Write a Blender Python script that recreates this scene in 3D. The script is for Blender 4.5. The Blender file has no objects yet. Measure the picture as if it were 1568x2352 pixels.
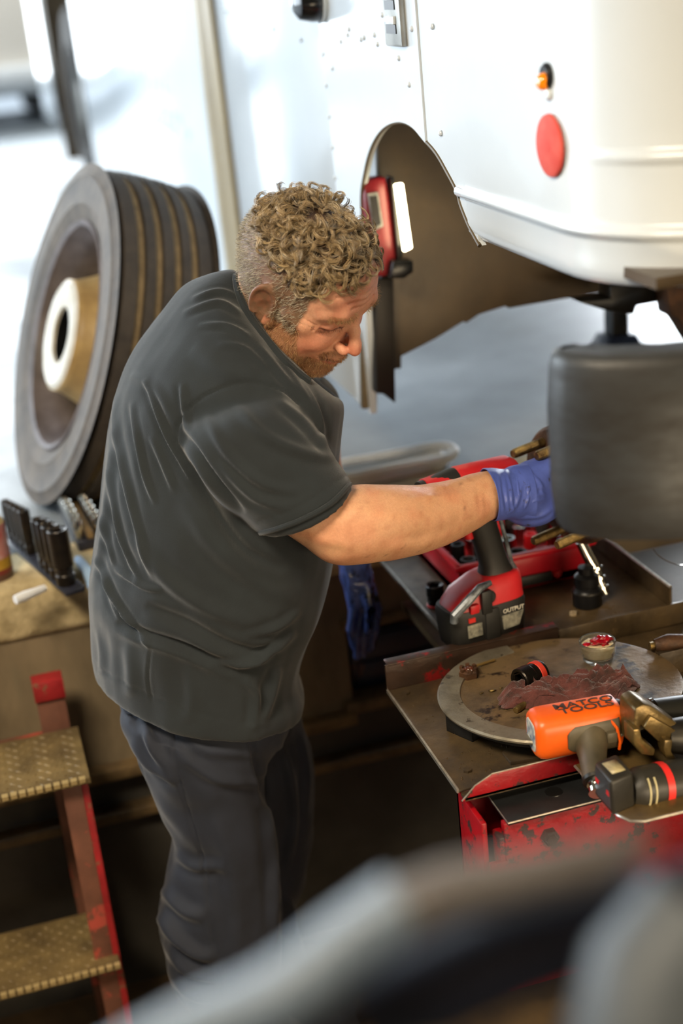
import bpy, math, random
import numpy as np
from mathutils import Vector, Matrix, noise as mnoise

# ---------------------------------------------------------------- camera, sky, lights, exposure
SC = bpy.context.scene
COL = SC.collection
FPX, PITCH, ROLL, YAW = 3270.0, math.radians(21), math.radians(6), math.radians(14)
CAMP = np.array([0.0, 0.0, 1.9])

def ray(px, py):
    x = px - 784; y = 1176 - py
    r = x*math.cos(ROLL) + y*math.sin(ROLL); u = -x*math.sin(ROLL) + y*math.cos(ROLL)
    f = math.cos(PITCH)*FPX + math.sin(PITCH)*u; z = -math.sin(PITCH)*FPX + math.cos(PITCH)*u
    return np.array([r*math.cos(YAW)+f*math.sin(YAW), -r*math.sin(YAW)+f*math.cos(YAW), z])
def aY(px, py, Y): v = ray(px, py); return CAMP + v*(Y/v[1])
def aX(px, py, X): v = ray(px, py); return CAMP + v*(X/v[0])
def aZ(px, py, Z): v = ray(px, py); return CAMP + v*((Z-CAMP[2])/v[2])
def proj(P):
    v = np.asarray(P) - CAMP
    r = v[..., 0]*math.cos(YAW) - v[..., 1]*math.sin(YAW); f = v[..., 0]*math.sin(YAW) + v[..., 1]*math.cos(YAW); z = v[..., 2]
    dep = f*math.cos(PITCH) - z*math.sin(PITCH); u = f*math.sin(PITCH) + z*math.cos(PITCH)
    x = r*math.cos(ROLL) - u*math.sin(ROLL); y = r*math.sin(ROLL) + u*math.cos(ROLL)
    return np.stack([784 + x/dep*FPX, 1176 - y/dep*FPX, dep], -1)

cd = bpy.data.cameras.new('camera'); cam = bpy.data.objects.new('camera', cd); COL.objects.link(cam)
vx = ray(784+1, 1176) - ray(784, 1176); vy = ray(784, 1176-1) - ray(784, 1176)
vx /= np.linalg.norm(vx); vy /= np.linalg.norm(vy); vz = np.cross(vx, vy)
cam.matrix_world = Matrix(((vx[0], vy[0], vz[0], CAMP[0]), (vx[1], vy[1], vz[1], CAMP[1]), (vx[2], vy[2], vz[2], CAMP[2]), (0, 0, 0, 1)))
cd.sensor_fit = 'VERTICAL'; cd.sensor_height = 36; cd.lens = FPX/2352*36
cd.clip_start = 0.05; cd.clip_end = 100
cd.dof.use_dof = True; cd.dof.focus_distance = 2.02; cd.dof.aperture_fstop = 1.8
SC.camera = cam

SC.view_settings.view_transform = 'Standard'; SC.view_settings.look = 'None'
SC.view_settings.gamma = 1.0; SC.view_settings.use_curve_mapping = False
SC.view_settings.exposure = 0.0

W = bpy.data.worlds.new('sky'); SC.world = W; W.use_nodes = True
wn = W.node_tree; bg = wn.nodes['Background']
bg.inputs[0].default_value = (0.72, 0.86, 1.0, 1); bg.inputs[1].default_value = 1.0

def area(name, loc, target, sx, sy, power, col):
    l = bpy.data.lights.new(name, 'AREA'); l.shape = 'RECTANGLE'; l.size = sx; l.size_y = sy
    l.energy = power; l.color = col
    o = bpy.data.objects.new(name, l); COL.objects.link(o); o.location = loc
    o.rotation_euler = (Vector(target)-Vector(loc)).to_track_quat('-Z', 'Y').to_euler()
    return o
area('door_daylight', (-3.2, 5.0, 2.5), (0.5, 2.2, 1.2), 3.6, 2.8, 300, (0.80, 0.91, 1.0))
area('far_door_daylight', (0.0, 11.0, 2.6), (0.3, 3.0, 0.9), 3.6, 2.6, 260, (0.86, 0.94, 1.0))
area('under_van_fill', (4.0, 5.6, 2.2), (1.0, 3.4, 0.9), 2.6, 2.2, 620, (0.9, 0.95, 1.0))  # added fill, no opening on this side; brightens the floor under the van
area('shop_fill_lamp', (1.5, -1.2, 3.9), (0.7, 1.9, 1.0), 1.4, 0.6, 14, (1.0, 0.66, 0.30))
area('shop_fill_lamp', (-0.75, 0.5, 3.0), (0.35, 2.1, 0.3), 0.9, 0.4, 19, (1.0, 0.84, 0.62)).data.spread = math.radians(80)  # added front fill, aimed to brighten the mechanic more than the van
area('pit_fill', (0.9, 0.5, 1.0), (0.55, 2.4, 0.6), 1.0, 0.3, 13, (1.0, 0.78, 0.5))  # added low fill for the part of the pit in the man's shadow

sl = bpy.data.lights.new('sun', 'SUN'); sl.energy = 6; sl.angle = .03; sl.color = (1.0, .95, .86)
so = bpy.data.objects.new('sun', sl); COL.objects.link(so); so.rotation_euler = Vector((1.0, .9, -1.1)).to_track_quat('-Z', 'Y').to_euler()

# ---------------------------------------------------------------- helpers
def lin(r, g, b):
    f = lambda c: (c/255/12.92) if c/255 <= 0.04045 else ((c/255+0.055)/1.055)**2.4
    return (f(r), f(g), f(b), 1)
class NT:
    def __init__(s, name):
        s.m = bpy.data.materials.new(name); s.m.use_nodes = True; s.t = s.m.node_tree
        s.b = s.t.nodes['Principled BSDF']
    def n(s, typ, **kw):
        nd = s.t.nodes.new(typ)
        for k, v in kw.items():
            if k[0] == '_': setattr(nd, k[1:], v)
            else: nd.inputs[k.replace('_', ' ')].default_value = v
        return nd
    def l(s, a, b): s.t.links.new(a, b)
def mat(name, c1, c2=None, scale=8, rough=0.5, rough2=None, metal=0.0, bump=0.0, bscale=None, c3=None, c3scale=14, c3lo=0.62, c3w=0.03, c3metal=None,
        stretch=(1, 1, 1), coat=0.0, spec=0.5, detail=6, attr=None, sheen=0, emis=None, estr=0, sss=0, trans=0):
    N = NT(name); tc = N.n('ShaderNodeTexCoord'); mp = N.n('ShaderNodeMapping'); mp.inputs['Scale'].default_value = stretch
    N.l(tc.outputs['Object'], mp.inputs['Vector'])
    b = N.b; b.inputs['Roughness'].default_value = rough; b.inputs['Metallic'].default_value = metal
    b.inputs['Specular IOR Level'].default_value = spec; b.inputs['Coat Weight'].default_value = coat
    c1 = c1 if len(c1) == 4 else lin(*c1); out = None
    b.inputs['Base Color'].default_value = c1
    if c2 is not None or rough2 is not None:
        nz = N.n('ShaderNodeTexNoise', Scale=scale, Detail=detail, Roughness=0.62); N.l(mp.outputs[0], nz.inputs['Vector'])
        rp = N.n('ShaderNodeValToRGB'); rp.color_ramp.elements[0].position = 0.36; rp.color_ramp.elements[1].position = 0.66
        rp.color_ramp.elements[0].color = c1; rp.color_ramp.elements[1].color = (c2 if len(c2) == 4 else lin(*c2)) if c2 is not None else c1
        N.l(nz.outputs['Fac'], rp.inputs[0]); out = rp.outputs[0]
        if rough2 is not None:
            mr = N.n('ShaderNodeMapRange'); mr.inputs[1].default_value = 0.35; mr.inputs[2].default_value = 0.65
            mr.inputs[3].default_value = rough; mr.inputs[4].default_value = rough2
            N.l(nz.outputs['Fac'], mr.inputs[0]); N.l(mr.outputs[0], b.inputs['Roughness'])
    if attr:
        at = N.n('ShaderNodeAttribute', _attribute_name=attr)
        if out is None: out = at.outputs['Color']
        else:
            mx = N.n('ShaderNodeMix', _data_type='RGBA', _blend_type='MULTIPLY'); mx.inputs[0].default_value = 1
            N.l(at.outputs['Color'], mx.inputs[6]); N.l(out, mx.inputs[7]); out = mx.outputs[2]
    if c3 is not None:
        n3 = N.n('ShaderNodeTexNoise', Scale=c3scale, Detail=8, Roughness=0.7); N.l(mp.outputs[0], n3.inputs['Vector'])
        r3 = N.n('ShaderNodeMapRange'); r3.inputs[1].default_value = c3lo; r3.inputs[2].default_value = c3lo+c3w
        N.l(n3.outputs['Fac'], r3.inputs[0])
        mx = N.n('ShaderNodeMix', _data_type='RGBA'); N.l(r3.outputs[0], mx.inputs[0])
        if out is None: mx.inputs[6].default_value = c1
        else: N.l(out, mx.inputs[6])
        mx.inputs[7].default_value = c3 if len(c3) == 4 else lin(*c3); out = mx.outputs[2]
        if c3metal is not None:
            m3 = N.n('ShaderNodeMapRange'); m3.inputs[3].default_value = metal; m3.inputs[4].default_value = c3metal
            N.l(r3.outputs[0], m3.inputs[0]); N.l(m3.outputs[0], b.inputs['Metallic'])
    if out is not None: N.l(out, b.inputs['Base Color'])
    if bump:
        nb = N.n('ShaderNodeTexNoise', Scale=bscale or scale*4, Detail=6, Roughness=0.6); N.l(mp.outputs[0], nb.inputs['Vector'])
        bp = N.n('ShaderNodeBump', Strength=bump, Distance=0.004); N.l(nb.outputs['Fac'], bp.inputs['Height'])
        N.l(bp.outputs[0], b.inputs['Normal'])
    if sheen: b.inputs['Sheen Weight'].default_value = sheen; b.inputs['Sheen Roughness'].default_value = 0.4
    if emis: b.inputs['Emission Color'].default_value = emis if len(emis) == 4 else lin(*emis); b.inputs['Emission Strength'].default_value = estr
    if sss: b.inputs['Subsurface Weight'].default_value = sss; b.inputs['Subsurface Radius'].default_value = (0.012, 0.004, 0.002); b.inputs['Subsurface Scale'].default_value = 1
    if trans: b.inputs['Transmission Weight'].default_value = trans
    return N.m

class MB:
    """collects shapes, links them as one mesh object"""
    def __init__(s): s.v = []; s.f = []
    def add(s, v, f):
        k = len(s.v); s.v += [tuple(map(float, p)) for p in v]; s.f += [tuple(i+k for i in q) for q in f]; return s
    def box(s, x0, x1, y0, y1, z0, z1, M=None):
        v = [(x, y, z) for z in (z0, z1) for y in (y0, y1) for x in (x0, x1)]
        if M is not None: v = [tuple(M @ Vector(p)) for p in v]
        return s.add(v, [(0, 2, 3, 1), (4, 5, 7, 6), (0, 1, 5, 4), (2, 6, 7, 3), (0, 4, 6, 2), (1, 3, 7, 5)])
    def prism(s, pts, z0, z1, M=None):
        """polygon in xy extruded z0..z1"""
        n = len(pts); v = [(x, y, z0) for x, y in pts] + [(x, y, z1) for x, y in pts]
        if M is not None: v = [tuple(M @ Vector(p)) for p in v]
        return s.add(v, [tuple(reversed(range(n))), tuple(range(n, 2*n))] + [(i, (i+1) % n, n+(i+1) % n, n+i) for i in range(n)])
    def lathe(s, prof, M=None, n=32, skip=None, arc=None):
        """prof: list of (r, z) turned about z"""
        m = len(prof); v = []; f = []; full = arc is None; N = n if full else n+1
        for i in range(N):
            a = 2*math.pi*i/n if full else arc[0] + (arc[1]-arc[0])*i/n
            for r, z in prof: v.append((r*math.cos(a), r*math.sin(a), z))
        if M is not None: v = [tuple(M @ Vector(p)) for p in v]
        for i in range(n):
            j = (i+1) % N
            for k in range(m-1):
                if skip and skip(i, k): continue
                f.append((i*m+k, j*m+k, j*m+k+1, i*m+k+1))
        return s.add(v, f)
    def tube(s, pts, r, n=10, cap=True, flat=1.0):
        pts = [Vector(p) for p in pts]; m = len(pts); rs = r if hasattr(r, '__len__') else [r]*m
        v = []; f = []; up = None
        for i, p in enumerate(pts):
            t = (pts[min(i+1, m-1)] - pts[max(i-1, 0)]).normalized()
            if up is None: up = Vector((0, 0, 1)) if abs(t.z) < .9 else Vector((1, 0, 0))
            a = t.cross(up).normalized(); b = a.cross(t).normalized(); up = b
            for k in range(n):
                an = 2*math.pi*k/n; v.append(tuple(p + a*math.cos(an)*rs[i] + b*math.sin(an)*rs[i]*flat))
        for i in range(m-1):
            for k in range(n): f.append((i*n+k, i*n+(k+1) % n, (i+1)*n+(k+1) % n, (i+1)*n+k))
        if cap: f += [tuple(reversed(range(n))), tuple(range((m-1)*n, m*n))]
        return s.add(v, f)
    def build(s, name, m, parent=None, smooth=35, bevel=0, seg=2, subsurf=0, solid=0):
        me = bpy.data.meshes.new(name); me.from_pydata(s.v, [], s.f); me.update()
        if m: me.materials.append(m)
        o = bpy.data.objects.new(name, me); COL.objects.link(o)
        import bmesh
        bm = bmesh.new(); bm.from_mesh(me); bmesh.ops.recalc_face_normals(bm, faces=bm.faces)
        if bevel:
            es = [e for e in bm.edges if len(e.link_faces) == 2 and e.calc_face_angle(0) > math.radians(28)]
            bmesh.ops.bevel(bm, geom=es, offset=bevel, segments=seg, profile=.5, affect='EDGES', clamp_overlap=True)
        bm.to_mesh(me); bm.free()
        if smooth:
            me.shade_smooth(); me.set_sharp_from_angle(angle=math.radians(smooth))
        if solid: md = o.modifiers.new('solid', 'SOLIDIFY'); md.thickness = solid; md.offset = 0
        if subsurf: md = o.modifiers.new('sub', 'SUBSURF'); md.levels = md.render_levels = subsurf
        if parent is not None: o.parent = parent; o.matrix_parent_inverse = parent.matrix_world.inverted()
        return o
def tag(o, label=None, cat=None, group=None, kind=None):
    if label: o['label'] = label
    if cat: o['category'] = cat
    if group: o['group'] = group
    if kind: o['kind'] = kind
    return o
def thing(name, label, cat, loc=(0, 0, 0), rot=None, group=None):
    o = bpy.data.objects.new(name, None); COL.objects.link(o); o.location = loc; o.empty_display_size = .05
    if rot is not None: o.rotation_euler = rot
    bpy.context.view_layer.update()
    return tag(o, label, cat, group)
def sub(parent, o):
    """parent an object built in the parent's own space"""
    o.parent = parent; o.matrix_parent_inverse = Matrix(); return o
def copy_tree(o, parent=None):
    c = o.copy(); COL.objects.link(c)
    if parent is not None: c.parent = parent
    for ch in list(o.children): copy_tree(ch, c)
    return c
def T(x, y, z, rx=0, ry=0, rz=0):
    from mathutils import Euler
    return Matrix.Translation((x, y, z)) @ Euler((rx, ry, rz)).to_matrix().to_4x4()
def struct(name, mb, m, **k):
    o = mb.build(name, m, **k); o['kind'] = 'structure'; return o
PI = math.pi
# ---------------------------------------------------------------- the setting: workshop floor, pit, shell
M_floor = mat('concrete_floor', (146, 152, 156), (122, 126, 128), scale=1.6, rough=0.32, rough2=0.55, bump=.05, bscale=40)
M_pitfloor = mat('oily_pit_floor', (112, 90, 60), (66, 54, 40), scale=6, rough=0.6, bump=.3, c3=(120, 100, 70), c3scale=20, c3lo=.66)
M_pitwall = mat('stained_pit_wall', (140, 122, 94), (96, 84, 64), scale=5, rough=0.75, bump=.5, bscale=30, stretch=(1, 1, .35), c3=(120, 108, 84), c3scale=9, c3lo=.62, c3w=.1)
M_pitdark = mat('dark_painted_pit_wall', (78, 74, 66), (54, 50, 44), scale=4, rough=0.6, bump=.25, bscale=25)
M_lip = mat('worn_concrete_lip', (212, 192, 148), (160, 142, 104), scale=22, rough=0.8, bump=1.0, bscale=60)
M_beam = mat('rusty_steel_ledge', (126, 102, 66), (70, 56, 38), scale=12, rough=0.55, bump=.4)
M_wallpaint = mat('workshop_wall_paint', (128, 112, 84), (112, 98, 74), scale=2, rough=0.8)
M_ceil = mat('workshop_ceiling', (96, 84, 64), (82, 72, 56), scale=2, rough=0.9)
FZ = 0.92; PW = 2.435
# ground-level slab with the pit cut out
struct('floor', MB().box(-9, 9, PW+.16, 14, FZ-.3, FZ).box(-9, 9, -6, .42, FZ-.3, FZ), M_floor)
struct('trim_1', MB().box(-5, 5, PW-.012, PW+.16, FZ-.11, FZ+.004), M_lip, bevel=.02, seg=3)
struct('floor_pit', MB().box(-5, 5, .3, PW+.1, -.12, 0), M_pitfloor)
rx0, rx1, rz0, rz1 = .59, .98, .535, .70
struct('wall_back', MB().box(-5, rx0, PW, PW+.3, .50, FZ-.105).box(rx1, 5, PW, PW+.3, .50, FZ-.105).box(rx0, rx1, PW, PW+.3, rz1, FZ-.105).box(rx0, rx1, PW+.22, PW+.3, rz0, rz1), M_pitwall)
struct('wall_back_lower', MB().box(-5, 5, PW+.015, PW+.3, 0, .505), M_pitdark)
struct('trim_2', MB().box(-5, rx0, PW-.03, PW+.02, .497, .522), M_beam, bevel=.004)
struct('trim_3', MB().box(-5, 5, PW-.02, PW+.02, .40, .422), M_beam, bevel=.004)
struct('trim_4', MB().box(rx0-.02, rx1+.1, PW-.02, PW+.25, .515, .54), M_beam, bevel=.004)
struct('trim_5', MB().box(rx0-.01, rx1+.1, PW-.02, PW+.02, .695, .715), M_beam, bevel=.004)
struct('wall_pit_near', MB().box(-5, 5, .25, .42, 0, FZ-.3), M_pitdark)
struct('wall_pit_right', MB().box(2.6, 2.8, .3, PW, 0, FZ), M_pitdark)
struct('wall_pit_left', MB().box(-2.4, -2.2, .3, PW, 0, FZ), M_pitdark)
struct('wall_right', MB().box(4.4, 4.6, -4.2, 12, FZ, 4.6), M_wallpaint)
struct('wall_left', MB().box(-4.2, -4, -4.2, 2.6, FZ, 4.6), M_wallpaint)  # unseen wall, added to cut sky light coming from the camera side
struct('wall_front', MB().box(-4, 4.6, -4.2, -4.0, FZ, 4.6), M_wallpaint)
struct('wall_far', MB().box(1.9, 4.6, 11.8, 12, FZ, 4.6), M_wallpaint)
struct('ceiling', MB().box(-4, 4.6, -4.2, 9.6, 4.6, 4.75), M_ceil)
# navy steel drawer cabinet standing in the recess of the pit wall
t = thing('steel_chest', 'scuffed dark blue steel chest set into the pit wall recess behind the hanging hand', 'chest', (rx0+.02, PW+.03, rz0+.005))
M_navy = mat('scuffed_navy_paint', (30, 44, 66), (22, 30, 44), scale=9, rough=.4, c3=(108, 60, 36), c3scale=11, c3lo=.6, c3w=.05, bump=.2)
MB().box(rx0+.012, rx1-.01, PW+.03, PW+.2, rz0+.006, rz0+.13).build('body', M_navy, t, bevel=.004)
MB().box(rx0+.025, rx1-.02, PW+.024, PW+.03, rz0+.014, rz0+.066).build('drawer', M_navy, t, bevel=.002)
MB().box(rx0+.025, rx1-.02, PW+.024, PW+.03, rz0+.074, rz0+.122).build('drawer', M_navy, t, bevel=.002)

# ---------------------------------------------------------------- white step van
M_white = mat('glossy_white_van_paint', (226, 232, 236), (218, 225, 230), scale=1.5, rough=.2, coat=.35, bump=.0)
M_cream = M_white
M_seal = mat('tan_rubber_door_seal', (150, 130, 92), (128, 110, 76), scale=4, rough=.5)
M_sealdark = mat('dark_seal_groove', (66, 54, 34), rough=.6)
M_liner = mat('brown_undercoated_steel', (84, 68, 46), (62, 50, 34), scale=5, rough=.36, bump=.12, bscale=90)
M_blk = mat('black_plastic', (18, 18, 18), rough=.3)
M_rust = mat('rusty_brown_iron', (98, 66, 42), (54, 38, 28), scale=30, rough=.55, metal=.35, bump=.6, bscale=90)
M_steeldark = mat('dark_bare_steel', (52, 50, 46), (34, 32, 30), scale=14, rough=.42, metal=.6, bump=.15)
XS = .7
van = thing('delivery_van', 'white step van with riveted side, open wheel arch and wheel removed, standing over the pit', 'van', (1.4, 3.0, FZ))
def side(pts, name, m, x0=XS, th=.012, **k):
    """polygon given in (y, z), on plane x = x0"""
    v = [(x0, y, z) for y, z in pts] + [(x0+th, y, z) for y, z in pts]; n = len(pts)
    mb = MB().add(v, [tuple(range(n)), tuple(range(2*n-1, n-1, -1))] + [(i, (i+1) % n, n+(i+1) % n, n+i) for i in range(n)])
    return mb.build(name, m, k.pop('parent', van), **k)
ZT = 2.7
def yz(px, py, X=XS): p = aX(px, py, X); return (float(p[1]), float(p[2]))
def smooth_px(*q):
    p = [np.array(a, float) for a in q]; o = []
    for i in range(len(p)-1):
        p0, p1, p2, p3 = p[max(i-1, 0)], p[i], p[i+1], p[min(i+2, len(p)-1)]
        for j in range(4): t = j/4; o.append(.5*((2*p1)+(-p0+p2)*t+(2*p0-5*p1+4*p2-p3)*t*t+(-p0+3*p1-3*p2+p3)*t**3))
    return o+[p[-1]]
arch = [yz(*p) for p in smooth_px((832, 520), (829, 450), (836, 400), (848, 350), (866, 312), (890, 288), (920, 280), (948, 292), (974, 322), (1000, 352), (1025, 395), (1048, 440), (1056, 470), (1076, 520), (1100, 565))]

def ybelow(a, y0, y1): return [p for p in a if y0 <= p[0] <= y1]
S1, S2 = 2.585, 2.052
i2 = [i for i in range(len(arch)) if arch[i][0] > S2][-1]
a, b = arch[i2], arch[i2+1]; f = (a[0]-S2)/(a[0]-b[0]); cross = (S2, a[1]+(b[1]-a[1])*f)
left_arch = arch[:i2+1] + [cross]; right_arch = [cross] + arch[i2+1:]
side([(3.52, 1.10), (3.52, ZT), (S1+.0015, ZT), (S1+.0015, 1.10)], 'side_panel', M_white, bevel=.002)
side([(S1-.0015, ZT), (S1-.0015, 1.10), (2.49, 1.10)] + left_arch[:-1] + [(S2+.0012, cross[1]), (S2+.0012, ZT)], 'side_panel', M_white, x0=XS-.002)
# front panel runs into the rounded corner
def rounded_corner():
    g = MB(); path = [(XS, 1.9), (XS, 1.75), (XS, 1.6)]
    R0 = .19
    for k in range(1, 17):
        a = k/16*PI/2; path.append((XS+R0*(1-math.cos(a)), 1.58-R0*math.sin(a)))
    path += [(1.3, 1.34), (1.9, 1.34), (2.5, 1.34)]
    zs = []
    z = 1.521
    def offs(z):
        o = 0
        for zc, h, d in ((1.583, .012, .008), (1.668, .012, .006)):
            t_ = abs(z-zc)/h
            if t_ < 1: o += d*(.5+.5*math.cos(t_*PI))
        if z < 1.535: o -= (1.535-z)**2*40
        return o
    rows = sorted(set([1.5215, 1.524, 1.53, 1.54, 1.55] + [1.571+.002*i for i in range(13)] + [1.60, 1.63] + [1.656+.002*i for i in range(13)] + [1.70, 1.8, 2.0, 2.3, ZT]))
    v = []; f = []
    for z in rows:
        for i, (x, y) in enumerate(path):
            if i < 3: nx, ny = -1, 0
            elif i < 19: a = (i-2)/16*PI/2; nx, ny = -math.cos(a), -math.sin(a)
            else: nx, ny = 0, -1
            d = offs(z)
            if 1.64 < z < 1.69: d *= min(1, max(0, (i-5)/4))
            zz = z + (0 if z > 1.56 else 0)
            v.append((x+nx*d, y+ny*d, zz))
    m = len(path)
    for r in range(len(rows)-1):
        for i in range(m-1): f.append((r*m+i, r*m+i+1, (r+1)*m+i+1, (r+1)*m+i))
    return g.add(v, f)
rounded_corner().build('corner_panel', M_white, van, smooth=50)
ra = [p for p in right_arch if p[0] > 1.9]
lo = [p for p in right_arch if p[0] <= 1.9]
side([(1.9, ZT), (S2-.0012, ZT), (S2-.0012, cross[1])] + right_arch[1:] + [(1.86, 1.519), (1.9, 1.5215)][0:0] + [(1.865, 1.521), (1.865, ZT)], 'side_panel', M_white, x0=XS+.001, th=.01)
# belt rib carried on along the panel to the arch
g = MB()
for k in range(6):
    a0 = -PI/2 + k*PI/5
g.tube([(XS+.001, yy, 1.583) for yy in (1.94, 1.93, 1.8, 1.7)], [.001, .008, .008, .008], n=12).build('belt_rib', M_white, van)
# returned edge of the arch
rim = [(XS+.001, y, z) for y, z in arch]
MB().tube(rim, .003, n=8).build('arch_lip', mat('chipped_arch_edge', (92, 76, 50), rough=.5), van)
# rivets
riv = MB().lathe([(0.0, -.004), (.0022, -.0036), (.004, -.002), (.0046, 0)], n=12).build('rivet', M_white, van)
riv_px = [(693, 92), (804, 67), (801, 80), (785, 95), (832, 90), (839, 86), (863, 80), (870, 101), (745, 124), (766, 157), (919, 133), (943, 194), (759, 268), (772, 408), (1012, 306), (993, 61), (949, 66), (881, 34), (520, 29), (572, 47), (628, 67), (752, 196), (766, 338)]
for k, p in enumerate(riv_px):
    y, z = yz(*p); o = riv if k == 0 else riv.copy()
    if k: COL.objects.link(o)
    o.parent = van; o.matrix_parent_inverse = Matrix()
    o.matrix_basis = Matrix.Translation(-van.location) @ T(XS-.002 if y > S2 else XS, y, z, 0, PI/2, 0)
# black mirror arm foot at the very top, louvre hinge, marker lamp, reflector
y, z = yz(742, 12)
MB().lathe([(0, -.052), (.018, -.05), (.03, -.042), (.036, -.02), (.037, .0)], M=T(XS-.004, y, z+.01, 0, PI/2, 0), n=24).build('mirror_foot', mat('glossy_black_cap', (16, 16, 17), rough=.18, coat=.5), van)
MB().lathe([(.0385, 0), (.041, -.006), (.0385, -.008)], M=T(XS-.002, y, z+.01, 0, PI/2, 0), n=24).build('mirror_base', M_white, van)
ya, za = yz(940, 112); yb, zb = yz(893, 0)
g = MB().box(XS-.012, XS, ya, yb, za+.003, 1.95)
M_al = mat('cast_aluminium', (176, 176, 170), (150, 150, 146), scale=20, rough=.35, metal=.5)
hinge = g.build('vent', M_al, van, bevel=.004)
for k in range(4):
    MB().box(XS-.0165, XS-.011, ya+.018, yb-.016, za+.035+k*.034, za+.047+k*.034, T(0, 0, 0)).build('louvre', M_white, hinge, bevel=.002)
    MB().box(XS-.0135, XS-.0118, ya+.018, yb-.016, za+.022+k*.034, za+.035+k*.034).build('slot_shade', M_blk, hinge)  # black strips on the solid plate, painted shade between the louvres
y, z = yz(1258, 178)
lamp = MB().lathe([(.0, -.004), (.012, -.006), (.015, -.003), (.015, 0)], M=T(XS, y, z+.002, 0, PI/2, 0), n=24).build('marker_lamp', M_blk, van)
y, z = yz(1257, 186)
MB().lathe([(0, -.010), (.006, -.009), (.009, -.006), (.0105, 0)], M=T(XS-.004, y, z, 0, PI/2, 0), n=20).build('amber_lens', mat('amber_lens', (236, 120, 8), (255, 150, 10), scale=60, rough=.15, coat=1, emis=(255, 120, 0), estr=.25), lamp)
y, z = yz(1262, 216); MB().lathe([(0, -.006), (.006, -.005), (.008, 0)], M=T(XS, y, z, 0, PI/2, 0), n=14).build('lamp_bolt', M_white, van)
y, z = yz(1268, 334)
MB().lathe([(0, -.005), (.032, -.005), (.036, -.003), (.037, 0)], M=T(XS-.002, y, z, 0, PI/2, 0), n=32).build('reflector', mat('faded_red_reflector', (222, 96, 84), (212, 78, 68), scale=40, rough=.7, spec=.15), van)
# door seal and rear body
ys0 = 3.52; ys1 = 3.80
side([(ys0, 1.0), (ys0, ZT), (ys0+.1, ZT), (ys0+.1, 1.0)], 'door_seal', M_seal, x0=XS-.012, th=.03, bevel=.004)
side([(ys0+.1, 1.0), (ys0+.1, ZT), (ys0+.15, ZT), (ys0+.15, 1.0)], 'seal_groove', M_sealdark, x0=XS+.006, th=.02)
side([(ys0+.15, 1.0), (ys0+.15, ZT), (ys1, ZT), (ys1, 1.0)], 'door_seal', M_seal, x0=XS-.004, th=.03, bevel=.004)
side([(ys1, 1.02), (ys1, ZT), (6.75, ZT), (6.75, 1.35), (6.7, 1.02)], 'side_panel', M_white, x0=XS-.002, bevel=.003)
side([(9.3, 1.9), (9.3, 2.7), (6.75, 2.7), (6.75, 1.9)], 'side_panel', M_white, x0=XS-.002)
side([(9.3, 1.2), (9.3, 1.9), (8.5, 1.9), (8.5, 1.2)], 'side_panel', M_white, x0=XS-.002)
MB().box(XS+.02, XS+.5, 8.45, 8.5, 1.0, 1.95).build('wheel_housing', M_liner, van)
# faint grey lettering too far out of focus to read
M_fade = mat('faded_grey_lettering', (186, 196, 202), rough=.4)
for (x0, y0, x1, y1) in ((300, 22, 372, 34), (304, 44, 380, 56), (318, 150, 380, 162), (330, 176, 412, 190), (338, 232, 420, 250), (352, 262, 440, 282)):
    a, b = yz(x0, y0), yz(x1, y1)
    n = 6; w = (b[0]-a[0])/n
    for k in range(n):
        if (k*7+x0) % 5 == 0: continue
        side([(a[0]+k*w, a[1]), (a[0]+(k+.6)*w, a[1]), (a[0]+(k+.6)*w, a[1]-.03), (a[0]+k*w, a[1]-.03)], 'lettering', M_fade, x0=XS-.0035, th=.001)
# cross panel seen through the arch
def face_y(pxs, Y): return [tuple(aY(x, y, Y)) for x, y in pxs]
def ypoly(pxs, Y, th, name, m, parent=van, **k):
    a = face_y(pxs, Y); n = len(a); v = a + [(p[0], p[1]+th, p[2]) for p in a]
    return MB().add(v, [tuple(range(n)), tuple(range(2*n-1, n-1, -1))] + [(i, (i+1) % n, n+(i+1) % n, n+i) for i in range(n)]).build(name, m, parent, **k)
ypoly([(866, 250), (1400, 180), (1568, 300), (1640, 655), (1400, 668), (1272, 690), (1168, 708), (1160, 703), (1100, 722), (1070, 742), (1064, 738), (1000, 778), (921, 818), (921, 846), (904, 848), (904, 700), (870, 600)], 2.47, .012, 'cross_panel', M_liner)
ypoly([(862, 640), (904, 640), (909, 928), (880, 905), (864, 905)], 2.45, .03, 'frame_channel', mat('dark_frame_steel', (40, 34, 27), (28, 24, 20), scale=9, rough=.5), van, bevel=.003)
ypoly([(828, 600), (862, 600), (866, 935), (833, 941)], 2.50, .02, 'skirt_flange', mat('dusty_flange_steel', (128, 112, 84), (96, 82, 60), scale=12, rough=.6), van, bevel=.002)
# wheel house roof
MB().box(XS+.012, 1.3, 1.9, 2.45, 1.90, 1.912).build('wheel_housing', M_liner, van)
MB().box(XS+.03, 2.4, 1.40, 1.87, 1.532, 1.545).build('underbody', M_liner, van)
# body shell top and far side so that the van is closed
MB().box(XS+.02, 2.5, 1.4, 9.3, ZT-.02, ZT).box(2.48, 2.5, 1.4, 9.3, 1.5, ZT).build('body_shell', M_white, van)
# bracket and mounting under the floor
bk = ypoly([(1402, 655), (1528, 636), (1532, 690), (1462, 702), (1455, 722), (1400, 716), (1330, 694), (1402, 684)], 2.3, .05, 'body_mount', M_blk, van, bevel=.003)
ypoly([(1528, 640), (1600, 640), (1600, 800), (1560, 735), (1540, 725)], 2.25, .05, 'spring_hanger', M_rust, van, bevel=.003)
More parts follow.
